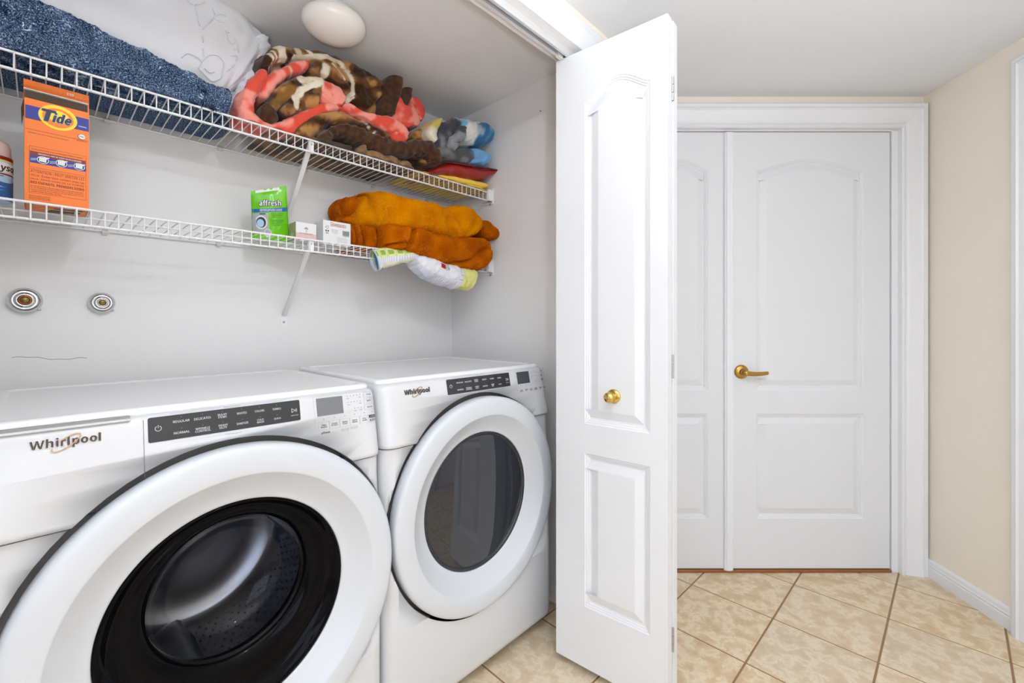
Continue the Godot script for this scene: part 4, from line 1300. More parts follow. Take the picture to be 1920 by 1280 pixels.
	words("EN MESURANT BIEN VOUS ECONOMISEZ TEMPS ET LESSIVE", Vector3(0.0, V.call(0.1155), 0.0002), 0.086, 0.0030, M.brown_print, f)
	flat("maroon_band", rect(-0.0455, V.call(0.1305), 0.048, V.call(0.1205)), 0.0002, M.maroon_print, f)
	words("MESURER À L'AIDE DU GODET SELON LA BRASSÉE", Vector3(0.004, V.call(0.1245), 0.0005), 0.072, 0.0032, M.card, f, true)
	flat("navy_band", rect(-0.0455, V.call(0.147), 0.048, V.call(0.1305)), 0.0002, M.blue_print, f)
	for k in 3:
		var x := -0.0245 + 0.0305 * k
		flat("scoop_oval", oval(x, V.call(0.1375), 0.0098, 0.0085, 28), 0.0004, M.card, f)
		flat("scoop_oval_inside", oval(x, V.call(0.1375), 0.0086, 0.0073, 28), 0.0007, M.navy_print, f)
		flat("scoop", PackedVector2Array([Vector2(x - 0.0062, V.call(0.1415)), Vector2(x + 0.0052, V.call(0.1425)), Vector2(x + 0.0062, V.call(0.1335)), Vector2(x + 0.0105, V.call(0.1315)), Vector2(x + 0.0105, V.call(0.1300)), Vector2(x - 0.0062, V.call(0.1318))]), 0.001, M.card, f)
		for j in 3: flat("scoop_rib", rect(x - 0.0035 + 0.0032 * j, V.call(0.1405), x - 0.0031 + 0.0032 * j, V.call(0.1330)), 0.0013, M.grey_print, f)
		for j in 2: flat("wave", PackedVector2Array([Vector2(x - 0.0195, V.call(0.1375 + 0.0032 * j)), Vector2(x - 0.0105, V.call(0.1355 + 0.0032 * j)), Vector2(x - 0.0105, V.call(0.1372 + 0.0032 * j)), Vector2(x - 0.0195, V.call(0.1392 + 0.0032 * j))]), 0.0005, M.grey_print, f)
	frame.call(V.call(0.217), V.call(0.1615))
	var big := ["ATTENTION : PEUT IRRITER LES", "YEUX. Éviter tout contact avec les", "yeux. TENIR HORS DE LA PORTÉE", "DES ENFANTS. PREMIERS SOINS"]
	for k in 4: words(big[k], Vector3(0.0005 if k != 2 else 0.0, V.call(0.1668 + 0.0085 * k), 0.0002), 0.0895, 0.0060, M.brown_print, f, k == 3)
	var small := ["En cas de contact avec les yeux, rincer à fond avec de l'eau.", "En cas d'ingestion, boire un verre d'eau ou de lait. Appeler un", "centre antipoison ou un médecin. Ne pas faire vomir. Garder", "cette boîte fermée, au sec."]
	for k in 4: words(small[k], Vector3(0.0 if k < 3 else -0.018, V.call(0.2005 + 0.0042 * k), 0.0002), 0.088 if k < 3 else 0.05, 0.0032, M.brown_print, f)
	for k in 3: words("Distribué par lessives, Toronto ON" if k != 1 else "Service aux consommateurs Canada", Vector3(-0.030, V.call(0.2235 + 0.0036 * k), 0.0002), 0.033, 0.0026, M.brown_print, f)

func spray_can() -> void:
	var t := thing("spray_can", Vector3(-0.075, DECK_LOW + 0.0032, -1.58), "blue and white aerosol spray can at the left end of the lower shelf", "can")
	var up := Transform3D(Basis(Vector3.RIGHT, -PI / 2), Vector3.ZERO)
	var r := 0.033
	part("body", lathem([Vector2(0, 0), Vector2(r - 0.002, 0), Vector2(r, 0.002), Vector2(r, 0.1), Vector2(r - 0.001, 0.103), Vector2(r - 0.006, 0.108), Vector2(0, 0.109)], 40, up), M.sky_print, t)
	part("cap", lathem([Vector2(r - 0.003, 0.104), Vector2(r - 0.002, 0.106), Vector2(r - 0.003, 0.128), Vector2(r - 0.006, 0.136), Vector2(r - 0.012, 0.142), Vector2(0.012, 0.143), Vector2(0.0, 0.138)], 40, up), M.can_cap, t)
	part("band", lathem([Vector2(r, 0.095), Vector2(r + 0.0004, 0.095), Vector2(r + 0.0004, 0.103), Vector2(r - 0.0005, 0.1035)], 40, up), M.maroon_print, t)
	part("gold_line", lathem([Vector2(r, 0.0925), Vector2(r + 0.0005, 0.0925), Vector2(r + 0.0005, 0.0948), Vector2(r, 0.0948)], 40, up), M.yellow_print, t)
	part("name_panel", lathem([Vector2(r, 0.064), Vector2(r + 0.0003, 0.064), Vector2(r + 0.0003, 0.089), Vector2(r, 0.089)], 40, up), M.card, t)
	part("band", lathem([Vector2(r, 0.061), Vector2(r + 0.0004, 0.061), Vector2(r + 0.0004, 0.064), Vector2(r, 0.064)], 40, up), M.maroon_print, t)
	# waves of darker blue on the lower half
	for q in [[0.0, 0.028, M.can_blue, 0.006], [0.030, 0.036, M.can_blue, 0.005], [0.040, 0.050, M.can_blue, 0.007]]:
		var st := stool()
		sheet(st, 41, 3, func(u: float, v: float) -> Vector3:
			var a := u * TAU
			var y: float = lerpf(q[0], q[1], v) + q[3] * sin(a * 2.0 + q[1] * 60.0) * (0.4 if q[0] == 0.0 and v == 0.0 else 1.0)
			return Vector3((r + 0.0005) * cos(a), maxf(y, 0.002), (r + 0.0005) * sin(a)))
		part("wave_print", done(st), q[2], t)
	var x0 := 0.55
	for k in 5:
		var a: float = [0.72, 0.36, 0.05, -0.25, -0.5][k] * -1.0 + 0.95
		var xf := Transform3D(Basis(Vector3.UP, a), Vector3.ZERO)
		words("Lysol"[k], xf * Vector3(0, 0.0765 - (0.003 if k == 1 else 0.0), r + 0.0006), [0.011, 0.0105, 0.008, 0.009, 0.0035][k], [0.017, 0.0155, 0.0115, 0.0115, 0.017][k], M.ink, t, true, "lettering", false, 0.15, xf.basis)
	var ax := Transform3D(Basis(Vector3.UP, 0.35), Vector3.ZERO)
	words("Disinfectant", ax * Vector3(0, 0.0575, r + 0.0009), 0.016, 0.0035, M.ink, t, true, "lettering", false, 0.0, ax.basis)

func cleaner_pouch() -> void:
	var bl := py_(473, 449, DECK_LOW + 0.004)
	var br := py_(543, 456, DECK_LOW + 0.004)
	var tl := pz(470, 358, -1.636)
	var tr := pz(536.5, 348, -1.60)
	var t := thing("cleaner_pouch", (bl + br) / 2.0, "bright green plastic pouch of machine cleaner standing on the lower shelf", "pouch")
	var ex := ((br - bl) + (tr - tl)).normalized()
	var ey := ((tl - bl) + (tr - br)).normalized()
	var ez := ex.cross(ey).normalized()
	var at := func(u: float, v: float, z: float) -> Vector3:
		return bl.lerp(br, u).lerp(tl.lerp(tr, u), v) + ez * z - t.position
	var puff := func(u: float, v: float) -> float:
		var a := clampf(minf(u, 1.0 - u) / 0.42, 0.0, 1.0)
		var b := clampf((0.97 - v) / 0.5, 0.0, 1.0) * clampf(v / 0.06 + 0.35, 0.0, 1.0)
		return 0.019 * sqrt(a * (2.0 - a)) * b * (2.0 - b) + 0.0018 * nz.get_noise_3d(u * 5.0, v * 6.0, 2.0) * a + 0.0006
	var front := func(u: float, v: float, z: float) -> Vector3: return at.call(u, v, puff.call(u, v) + z)
	var st := stool()
	sheet(st, 40, 50, func(u: float, v: float) -> Vector3: return front.call(u, v, 0.0), false, false, null, true)
	sheet(st, 40, 50, func(u: float, v: float) -> Vector3: return at.call(u, v, -puff.call(u, v) * 0.5))
	part("bag", done(st), M.pouch, t)
	var patch := func(called: String, u0: float, u1: float, v0: float, v1: float, z: float, m: Material) -> void:
		var s := stool()
		sheet(s, 14, 10, func(a: float, b: float) -> Vector3: return front.call(lerpf(u0, u1, a), lerpf(v0, v1, b), z), false, false, null, true)
		part(called, done(s), m, t)
	var disc := func(called: String, cu: float, cv: float, ru: float, rv: float, z: float, m: Material, r0 := 0.0) -> void:
		var s := stool()
		sheet(s, 30, 5, func(a: float, b: float) -> Vector3:
			var r := lerpf(r0, 1.0, b)
			return front.call(cu + ru * r * cos(a * TAU), cv + rv * r * sin(a * TAU), z), true)
		part(called, done(s), m, t)
	patch.call("tear_strip", 0.13, 0.80, 0.945, 0.993, 0.0006, M.card)
	patch.call("blue_band", 0.015, 0.985, 0.565, 0.635, 0.0007, M.band_blue)
	# the picture of a washing machine
	patch.call("printed_washer", 0.02, 0.43, 0.14, 0.55, 0.0007, M.grey_print)
	disc.call("printed_washer_ring", 0.235, 0.37, 0.165, 0.135, 0.0011, M.print_white)
	disc.call("printed_washer_door", 0.235, 0.37, 0.128, 0.105, 0.0014, M.ink)
	disc.call("printed_water", 0.215, 0.355, 0.095, 0.08, 0.0017, M.sky_print)
	disc.call("printed_lid", 0.055, 0.36, 0.05, 0.15, 0.0014, M.print_grey)
	disc.call("printed_basket", 0.40, 0.165, 0.10, 0.085, 0.0012, M.print_white)
	disc.call("printed_basket_hole", 0.40, 0.185, 0.08, 0.05, 0.0015, M.grey_print)
	patch.call("printed_controls", 0.2, 0.36, 0.525, 0.545, 0.0012, M.ink)
	var turn := Basis(ex, ey, ez)
	var wd := (br - bl).length()
	for q in [[-0.012, 0.008, M.ink, 0.0012], [0.012, -0.008, M.ink, 0.0012], [0.012, 0.008, M.ink, 0.0012], [-0.012, -0.008, M.ink, 0.0012], [0.0, 0.0, M.card, 0.0022]]:
		words("affresh", front.call(0.505 + q[0], 0.735 + q[1], q[3] + 0.0012), 0.56 * wd, 0.0185, q[2], t, true, "lettering", false, 0.0, turn)
	for q in [["WASHING MACHINE CLEANER", 0.613], ["NETTOYANT POUR LAVEUSE", 0.588]]:
		words(q[0], front.call(0.52, q[1], 0.0016), 0.58 * wd, 0.0032, M.card, t, true, "lettering", false, 0.1, turn)
	for k in 8:
		if k == 3: continue
		words(["Keeps your machine fresh", "Cleans inside the drum", "Removes odour residue", "", "Garde votre laveuse fraîche", "Nettoie le tambour", "Élimine les résidus", "d'odeurs"][k], front.call(0.68, 0.535 - 0.03 * k, 0.0014), [0.34, 0.3, 0.26, 0, 0.34, 0.3, 0.3, 0.25][k] * wd, 0.003, M.ink, t, false, "lettering", false, 0.0, turn)
	patch.call("seal_fold", 0.0, 1.0, 0.90, 0.905, 0.0008, M.pouch)

func soap_box() -> void:
	var t := thing("soap_box", Vector3(0.6305, DECK_LOW + 0.0032, -1.564), "small white and pink carton on the lower shelf beside the green pouch", "box")
	var h := 0.064
	var w := 0.0345
	var d := -0.062
	part("body", boxm(Vector3(-w, 0, d), Vector3(w, h, 0), 0.0006), M.card, t)
	flat("pink_panel", rect(-w + 0.0004, 0.0005, w - 0.0004, 0.027), 0.0002, M.pink, t)
	var side := Transform3D(Basis(Vector3.UP, -PI / 2), Vector3(-w, 0, 0))
	part("side_panel", platem(rect(d + 0.0005, 0.0005, -0.0005, h - 0.0005), -0.0003, 0.0006, side), M.kraft, t)
	part("side_print", platem(rect(d + 0.02, 0.006, -0.02, 0.03), 0.0, 0.0005, side), mat(rgb(170, 200, 160), 0.6), t)
	var st := stool()
	box(st, Vector3(-0.0005, 0.031, 0), Vector3(0.0005, 0.042, 0.0004))
	for k in 9:
		var a := PI * k / 8.0
		plate(st, oval(0.0055 * cos(a) * (1.0 if k % 2 == 0 else 0.65), 0.042 + 0.0055 * sin(a) * (1.0 if k % 2 == 0 else 0.65), 0.0011, 0.0011, 10), 0.0, 0.0004)
	hoop(st, 0, 0.041, 0.0042, 0.0042, 0.0006, 0, 0.0004, 0, 0.2, PI - 0.2, 16)
	part("tree_mark", done(st), M.ink, t)
	words("ECO HUMMINGBIRD", Vector3(0.0, 0.0262, 0.0006), 0.046, 0.0034, M.print_dark, t)

func dryer_sheet_box() -> void:
	var t := thing("dryer_sheet_box", Vector3(0.741, DECK_LOW + 0.0032, -1.566), "white carton of dryer sheets with red lettering and barcode", "box")
	var h := 0.086
	var w := 0.0515
	part("body", boxm(Vector3(-w, 0, -0.075), Vector3(w, h, 0), 0.0008), M.card, t)
	for q in [[Vector2(-0.0011, 0.0007), M.red_print, 0.0003], [Vector2(0.0011, -0.0007), M.red_print, 0.0003], [Vector2(0.0011, 0.0007), M.red_print, 0.0003], [Vector2(-0.0011, -0.0007), M.red_print, 0.0003], [Vector2.ZERO, M.card, 0.0007]]:
		words("bounce", Vector3(0.0045 + q[0].x, 0.0745 + q[0].y, q[2]), 0.054, 0.0135, q[1], t, true)
	for k in 3:
		var st := stool()
		hoop(st, -0.0365, 0.0615, 0.0055, 0.0055, 0.0014, 0, 0.0004, TAU * k / 3.0, 0.15, 1.7, 10)
		part("recycling_arrow", done(st), M.navy_print, t)
	for q in [[-0.043, -0.0385], [-0.0355, -0.031]]: flat("print_block", rect(q[0], 0.046, q[1], 0.0515), 0.0002, M.navy_print, t)
	flat("print_block", rect(-0.042, 0.038, -0.032, 0.0435), 0.0002, M.print_grey, t)
	for k in 4: words(["120 FEUILLES", "feuilles assouplissantes", "for all machines", "pour sécheuses"][k], Vector3(-0.009, 0.0555 - 0.0042 * k, 0.0002), 0.028 - 0.003 * k, 0.0026, M.print_grey, t)
	var bars := stool()
	var x := 0.0205
	var k := 0
	while x < 0.0455:
		var bw: float = [0.0006, 0.0011, 0.0006, 0.0015, 0.0008][k % 5]
		box(bars, Vector3(x, 0.0385, 0), Vector3(x + bw, 0.0565, 0.0003))
		x += bw + [0.0007, 0.0005, 0.001, 0.0006][k % 4]
		k += 1
	part("barcode", done(bars), M.ink, t)
	words("0 37000 84123 6", Vector3(0.033, 0.0365, 0.0002), 0.024, 0.0024, M.ink, t)
	for j in 4: words(["Feuilles pour sécheuse", "Assouplissant textile en feuilles", "Keep away from children", "Gardez hors de portée des enfants"][j], Vector3(0.018, 0.0285 - 0.005 * j, 0.0002), 0.034 + 0.006 * (j % 2), 0.0028, M.print_grey, t)

# ================================================================ blankets
func from(ox: float, oy: float, s: float, list: Array) -> Array:      # points measured on an enlarged piece of the photograph
	var out := []
	for p in list:
		var q := [ox + p[0] / s, oy + p[1] / s, p[2] / s]
		q.append(p[3] if p.size() > 3 else 0.0)
		out.append(q)
	return out
func lin(r: int, g: int, b: int) -> Color:
	return rgb(r, g, b).srgb_to_linear()
func mix3(a: Color, b: Color, t: float) -> Color:
	return a.lerp(b, clampf(t, 0.0, 1.0))
func step_(a: float, b: float, x: float) -> float:
	var t := clampf((x - a) / (b - a), 0.0, 1.0)
	return t * t * (3.0 - 2.0 * t)
func brown(p: Vector3) -> Color:
	# long soft strokes
	var n := nz.get_noise_3d(p.x * 9.0 + p.y * 5.0, p.y * 16.0 - p.x * 6.0, p.z * 9.0)
	var m := nz.get_noise_3dv(p * 34.0 + Vector3(4, 1, 7))
	var c := mix3(lin(106, 68, 36), lin(186, 136, 78), step_(0.0, 0.55, n + 0.35 * m))
	return mix3(c, lin(58, 34, 18), step_(0.05, 0.4, -n + 0.15 * m))
# cream strokes printed on the plush: runs of points (in the cloth's own upright plane) with a half width each
var strokes := []
func make_strokes() -> void:
	for l in [[[[560, 200], [700, 182], [830, 195], [930, 240], [1000, 320], [1045, 410], [1055, 480], [1015, 522]], 17], [[[560, 175], [650, 172], [760, 178]], 9], [[[425, 105], [445, 155], [468, 215]], 30], [[[590, 115], [610, 160]], 20], [[[650, 120], [700, 160]], 10],
		[[[345, 145], [385, 200], [400, 260]], 6], [[[372, 135], [408, 190], [420, 250]], 6], [[[590, 395], [670, 385], [760, 395]], 28], [[[545, 620], [540, 550], [590, 485], [680, 445], [770, 425]], 22], [[[780, 470], [800, 540], [815, 580]], 20], [[[800, 280], [800, 330]], 26], [[[870, 255], [925, 320], [955, 390]], 9], [[[1000, 560], [1060, 520]], 8], [[[1085, 690], [1145, 785], [1190, 850]], 7]]:
		var run := []
		for q in l[0]:
			var w := pz(430 + q[0] / 4.415, 60 + q[1] / 4.415, -1.51)
			run.append(Vector2(w.x, w.y))
		strokes.append([run, l[1] * 0.00044])
func printed(p: Vector3, base: Color) -> Color:
	var q := Vector2(p.x, p.y)
	var c := base
	for s in strokes:
		var run: Array = s[0]
		var best := 1e9
		for k in run.size() - 1:
			best = minf(best, Geometry2D.get_closest_point_to_segment(q, run[k], run[k + 1]).distance_to(q))
		var w: float = s[1] * (1.0 + 0.35 * nz.get_noise_3dv(p * 30.0))
		if best < w * 1.3: c = mix3(cream(p), c, step_(w * 0.8, w * 1.3, best))
	return c
func coral(p: Vector3) -> Color:
	var n := nz.get_noise_3dv(p * 11.0 + Vector3(7, 7, 7))
	return mix3(lin(230, 84, 66), lin(248, 156, 140), step_(-0.1, 0.35, n + 0.35 * nz.get_noise_3dv(p * 31.0)))
func cream(p: Vector3) -> Color:
	return mix3(lin(236, 226, 204), lin(214, 198, 168), 0.5 + nz.get_noise_3dv(p * 20.0))
func dark_hem(p: Vector3) -> Color:
	return mix3(lin(84, 56, 38), lin(64, 40, 27), 0.5 + nz.get_noise_3dv(p * 40.0))

func build_blankets() -> void:
	navy_blanket()
	white_comforter()
	printed_blanket()
	blue_blanket()
	red_cushion()
	yellow_cloth()
	orange_blanket()
	baby_quilt()

func cloth(called: String, parent: Node3D, m: Material, pts: Array, z: float, depth: float, opt: Dictionary) -> MeshInstance3D:
	if parent.position.y > DECK_HIGH - 0.01: opt.floor = DECK_HIGH + 0.0032 + opt.get("over", 0.0)
	elif m == M.orange:
		opt.floor = DECK_LOW + 0.0032
		opt.lip = true
	var st := stool()
	fold(st, pts, z, depth, opt)
	return wpart(called, done(st), m, parent)

# short threads standing on a cloth, as one part; every third triangle corner of the mesh is a place to grow from
func tufts(on: MeshInstance3D, count: int, long_: float, wide: float, tones: Array, droop := 0.4, sd := 3) -> void:
	var a := on.mesh.surface_get_arrays(0)
	var v: PackedVector3Array = a[Mesh.ARRAY_VERTEX]
	var n: PackedVector3Array = a[Mesh.ARRAY_NORMAL]
	var ix = a[Mesh.ARRAY_INDEX]
	var idx: PackedInt32Array = ix if ix != null else PackedInt32Array(range(v.size()))
	var area := PackedFloat32Array()
	var sum := 0.0
	for k in range(0, idx.size(), 3):
		sum += (v[idx[k + 1]] - v[idx[k]]).cross(v[idx[k + 2]] - v[idx[k]]).length()
		area.append(sum)
	var r := RandomNumberGenerator.new()
	r.seed = sd
	var st := stool()
	st.set_smooth_group(0)
	tri(st, Vector3(-0.5, 0, 0), Vector3(0.5, 0, 0), Vector3(0.35, 0.55, 0.12))
	tri(st, Vector3(-0.5, 0, 0), Vector3(0.35, 0.55, 0.12), Vector3(-0.35, 0.55, 0.12))
	tri(st, Vector3(-0.35, 0.55, 0.12), Vector3(0.35, 0.55, 0.12), Vector3(0.0, 1.0, 0.45))
	var mm := MultiMesh.new()
	mm.transform_format = MultiMesh.TRANSFORM_3D
	mm.use_colors = true
	mm.mesh = done(st)
	mm.instance_count = count
	for c in count:
		var k := area.bsearch(r.randf() * sum)
		k = mini(k, area.size() - 1) * 3
		var s := sqrt(r.randf())
		var t := r.randf()
		var p := v[idx[k]] * (1.0 - s) + v[idx[k + 1]] * (s * (1.0 - t)) + v[idx[k + 2]] * (s * t)
		var nn := n[idx[k]]
		var lean := Vector3(nz.get_noise_3dv(p * 16.0), nz.get_noise_3dv(p * 16.0 + Vector3(5, 5, 5)) - 0.3, nz.get_noise_3dv(p * 16.0 + Vector3(9, 2, 4))) * 1.6
		var up := (nn + lean * droop + Vector3(r.randf() - 0.5, r.randf() - 0.5, r.randf() - 0.5) * 0.8).normalized()
		var x := up.cross(Vector3(r.randf() - 0.5, r.randf() - 0.5, r.randf() - 0.5)).normalized()
		var l := long_ * (0.6 + 0.7 * r.randf())
		mm.set_instance_transform(c, Transform3D(Basis(x * wide, up * l, x.cross(up) * l), p - nn * 0.001))
		var q := clampf(0.5 + 0.5 * nz.get_noise_3dv(p * 22.0) + (r.randf() - 0.5) * 0.9, 0.0, 0.999)
		mm.set_instance_color(c, tones[int(q * tones.size())])
	var o := MultiMeshInstance3D.new()
	o.name = "pile"
	o.multimesh = mm
	var m := mat(Color.WHITE, 0.7, 0, 0.3)
	m.vertex_color_use_as_albedo = true
	o.material_override = m
	tag(o, "", "", "", "stuff")
	on.add_child(o, true)

func navy_blanket() -> void:
	var t := thing("fleece_blanket", Vector3(0.05, DECK_HIGH, -1.6), "shaggy navy blue fleece blanket folded on the upper shelf at the left", "blanket")
	var top := cloth("folded_layer", t, M.navy, [[-420, -170, 95], [-280, -105, 88], [-150, -45, 82], [0, 22, 66], [85, 54, 56], [160, 83, 50], [250, 121, 45], [330, 156, 40], [395, 186, 38], [431, 205, 32]], -1.49, 0.145, {"bump": 0.012, "freq": 9.0, "cap0": 0.02, "cap1": 0.07, "nu": 110, "nv": 48, "pile": 0.004, "square": 0.55})
	tufts(top, 52000, 0.014, 0.0030, [lin(26, 38, 66), lin(40, 56, 90), lin(60, 82, 118), lin(88, 112, 150), lin(132, 160, 196), lin(204, 222, 242)], 0.5, 3)
	var rear := stool()
	sheet(rear, 90, 24, func(u: float, v: float) -> Vector3:
		var k := sqrt(maxf(0.0, 1.0 - pow(maxf(0.0, u - 0.95) / 0.05, 2.0)))
		var p := Vector3(-0.34 + 0.77 * u, DECK_HIGH + 0.0032 + 0.029 * (1.0 + spow(sin(v * TAU), 0.6) * k), -1.705 + 0.082 * spow(cos(v * TAU), 0.6) * k)
		return p + Vector3(0, 0.004 * nz.get_noise_3dv(p * 14.0), 0) * (1.0 if sin(v * TAU) > 0.0 else 0.0), false, true)
	wpart("rear_layer", done(rear), M.navy, t)


func white_comforter() -> void:
	var t := thing("comforter", Vector3(0.2, DECK_HIGH, -1.68), "puffy white comforter with embroidered flowers behind the navy blanket", "comforter")
	var pts := [[-320, -260, 165], [-170, -190, 150], [-60, -140, 140], [60, -85, 125], [180, -25, 112], [280, 22, 104], [360, 62, 98], [415, 92, 92], [452, 118, 82], [472, 135, 62]]
	var body := cloth("cover", t, M.white_cloth, pts, -1.642, 0.14, {"over": 0.068, "bump": 0.012, "freq": 7.0, "cap0": 0.02, "cap1": 0.09, "nu": 150, "nv": 64, "square": 0.75,
		"extra": func(u: float, s: float, c: float) -> float: return 0.006 * sin(u * 90.0 + s * 5.0) * step_(0.80, 0.97, u) * step_(-0.2, 0.5, c) + 0.004 * sin(u * 140.0 - s * 9.0) * step_(0.9, 1.0, u)})
	cloth("gathered_edge", t, M.white_cloth, [[492, 60, 14], [494, 92, 17], [484, 130, 20], [466, 170, 22], [446, 205, 18], [436, 228, 10]], -1.645, 0.10, {"bump": 0.006, "freq": 30.0, "nu": 80, "extra": func(u: float, s: float, _c: float) -> float: return 0.003 * sin(u * 75.0 + s * 3.0)})
	# raised flower stitching, laid along the cover's surface
	var arr := body.mesh.surface_get_arrays(0)
	var vv: PackedVector3Array = arr[Mesh.ARRAY_VERTEX]
	var lines := [
		[[365, 10], [372, 40], [380, 72], [382, 105]], [[380, 55], [392, 42], [402, 30], [398, 14]], [[402, 30], [414, 26], [424, 30]], [[402, 34], [412, 40], [422, 42]],
		[[352, 0], [360, 8], [374, 8], [386, 2]], [[340, 108], [352, 100], [368, 106], [378, 116], [372, 128]], [[378, 116], [390, 104], [408, 104], [420, 118], [416, 136]], [[372, 128], [384, 140], [398, 152], [414, 146], [416, 136]], [[384, 128], [394, 136], [402, 134]],
		[[424, 58], [436, 66], [446, 82], [446, 104], [436, 124], [424, 134]], [[424, 58], [428, 74], [438, 84]], [[446, 82], [436, 80]], [[446, 92], [434, 92]], [[444, 104], [432, 104]]]
	var st := stool()
	for l in lines:
		var pts3 := []
		var n: int = l.size() * 5
		for k in n:
			var q := spline(l, k / (n - 1.0))
			var d := ray(q[0], q[1])
			# nearest point of the cover to this sight line, on its near side
			var best := 1e9
			var hit := Vector3.ZERO
			for i in range(0, vv.size(), 5):
				var w := vv[i] - EYE
				var along := w.dot(d) / d.length_squared()
				var off := (w - d * along).length() + along * 0.05
				if off < best:
					best = off
					hit = EYE + d * along
			pts3.append(hit - d * 0.004)
		if pts3.size() > 1: rod(st, pts3, 0.0016, 6)
	part("stitching", done(st), M.stitch, body)

func printed_blanket() -> void:
	var t := thing("plush_blanket", Vector3(0.75, DECK_HIGH, -1.6), "brown, cream and coral printed plush blanket bundled on the upper shelf", "blanket")
	var s := 4.415
	var P := func(l: Array) -> Array: return from(430, 60, s, l)
	var z := -1.515
	make_strokes()
	var swirl := func(u: float, _v: float, p: Vector3) -> Color: return printed(p, mix3(lin(72, 44, 22), brown(p), step_(0.05, 0.1, u)))
	# the bed of the bundle on the shelf, seen through the wires
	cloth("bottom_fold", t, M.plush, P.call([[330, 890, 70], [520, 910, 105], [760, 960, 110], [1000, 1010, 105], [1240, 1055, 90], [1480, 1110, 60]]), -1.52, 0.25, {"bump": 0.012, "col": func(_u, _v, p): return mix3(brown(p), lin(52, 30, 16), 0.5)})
	# inner mass that the folds wrap
	cloth("core", t, M.plush, P.call([[330, 480, 150], [560, 520, 240], [800, 540, 290], [1000, 560, 280], [1180, 610, 220], [1330, 700, 120]]), -1.57, 0.2, {"bump": 0.012, "col": func(_u, _v, p): return brown(p)})
	cloth("top_fold", t, M.plush, P.call([[300, 215, 78], [420, 175, 72], [600, 165, 62], [760, 195, 55], [900, 275, 95], [1040, 360, 140], [1140, 450, 175], [1200, 520, 165], [1240, 560, 145]]), z - 0.012, 0.24, {"bump": 0.010, "nu": 300, "nv": 150, "cap1": 0.05, "col": swirl})
	cloth("coral_edge", t, M.plush, P.call([[312, 290, 52], [255, 380, 58], [185, 480, 68], [150, 580, 70], [158, 680, 70], [225, 760, 76], [335, 802, 70], [450, 795, 68], [560, 740, 66], [660, 680, 60], [760, 632, 52], [860, 612, 38], [950, 618, 22]]), z + 0.011, 0.13, {"bump": 0.007, "nu": 170, "col": func(_u, _v, p): return coral(p), "pile": 0.001})
	cloth("coral_band", t, M.plush, P.call([[285, 545, 36], [330, 450, 58], [410, 365, 62], [500, 305, 58], [600, 268, 52], [672, 262, 46]]), z + 0.006, 0.14, {"bump": 0.006, "col": func(u, _v, p): return mix3(coral(p), cream(p), 0.7 * step_(0.03, 0.0, absf(u - 0.62)))})
	cloth("middle_lobe", t, M.plush, P.call([[690, 262, 44], [790, 290, 62], [880, 350, 70], [945, 430, 68], [985, 505, 50]]), z + 0.005, 0.14, {"bump": 0.006, "nu": 110, "nv": 60, "col": func(_u, _v, p): return printed(p, brown(p))})
	cloth("inner_lobe", t, M.plush, P.call([[350, 640, 40], [400, 570, 70], [490, 480, 92], [600, 440, 100], [720, 440, 100], [820, 470, 102], [905, 530, 92], [960, 590, 50]]), z + 0.014, 0.15, {"bump": 0.007, "nu": 240, "nv": 130, "col": func(u: float, v: float, p: Vector3) -> Color:
		var a := sin(v * TAU)
		var c := printed(p, mix3(lin(136, 96, 44), brown(p), step_(-0.1, 0.3, nz.get_noise_3dv(p * 12.0))))
		return mix3(c, coral(p), step_(0.63, 0.67, u + 0.05 * a))})
	cloth("under_lobe", t, M.plush, P.call([[470, 655, 50], [560, 585, 80], [660, 545, 92], [760, 545, 80]]), z + 0.017, 0.12, {"bump": 0.006, "nu": 110, "nv": 60, "col": func(_u, _v, p): return printed(p, brown(p))})
	cloth("dark_hem", t, M.plush, P.call([[290, 590, 30], [318, 630, 58], [352, 690, 64], [388, 745, 40]]), z + 0.015, 0.09, {"bump": 0.002, "square": 0.5, "col": func(_u, _v, p): return dark_hem(p)})
	cloth("front_fold", t, M.plush, P.call([[560, 850, 40], [640, 800, 85], [750, 735, 90], [900, 700, 62], [1040, 760, 92], [1180, 830, 105], [1320, 900, 100], [1460, 960, 80], [1530, 1000, 40]]), z + 0.015, 0.2, {"bump": 0.009, "nu": 150, "col": func(u: float, v: float, p: Vector3) -> Color: return printed(p, brown(p))})
	cloth("coral_tongue", t, M.plush, P.call([[965, 590, 40], [1050, 640, 46], [1150, 690, 32], [1250, 725, 58], [1350, 765, 70], [1440, 820, 62], [1480, 870, 40]]), z + 0.025, 0.12, {"bump": 0.006, "nu": 110, "col": func(_u, _v, p): return coral(p)})
	cloth("coral_curl", t, M.plush, P.call([[1395, 825, 22], [1385, 862, 30], [1430, 888, 34], [1478, 850, 30]]), z + 0.030, 0.06, {"bump": 0.003, "col": func(_u, _v, p): return coral(p)})
	for q in [[[1380, 540, 55], [1430, 640, 92], [1480, 720, 88], [1510, 780, 40]], [[1450, 540, 40], [1515, 640, 62], [1550, 720, 55], [1545, 775, 25]], [[1500, 535, 30], [1575, 600, 52], [1605, 670, 40], [1590, 730, 22]]]:
		cloth("coral_pleat", t, M.plush, P.call(q), z - 0.005 - 0.012 * (q[0][0] - 1380) / 60.0, 0.16, {"bump": 0.005, "nu": 50, "col": func(_u, _v, p): return coral(p)})
	cloth("dark_hem", t, M.plush, P.call([[1402, 350, 62], [1385, 430, 76], [1358, 530, 76], [1338, 620, 66], [1338, 685, 52]]), z + 0.003, 0.12, {"bump": 0.003, "square": 0.55, "col": func(_u, _v, p): return dark_hem(p)})
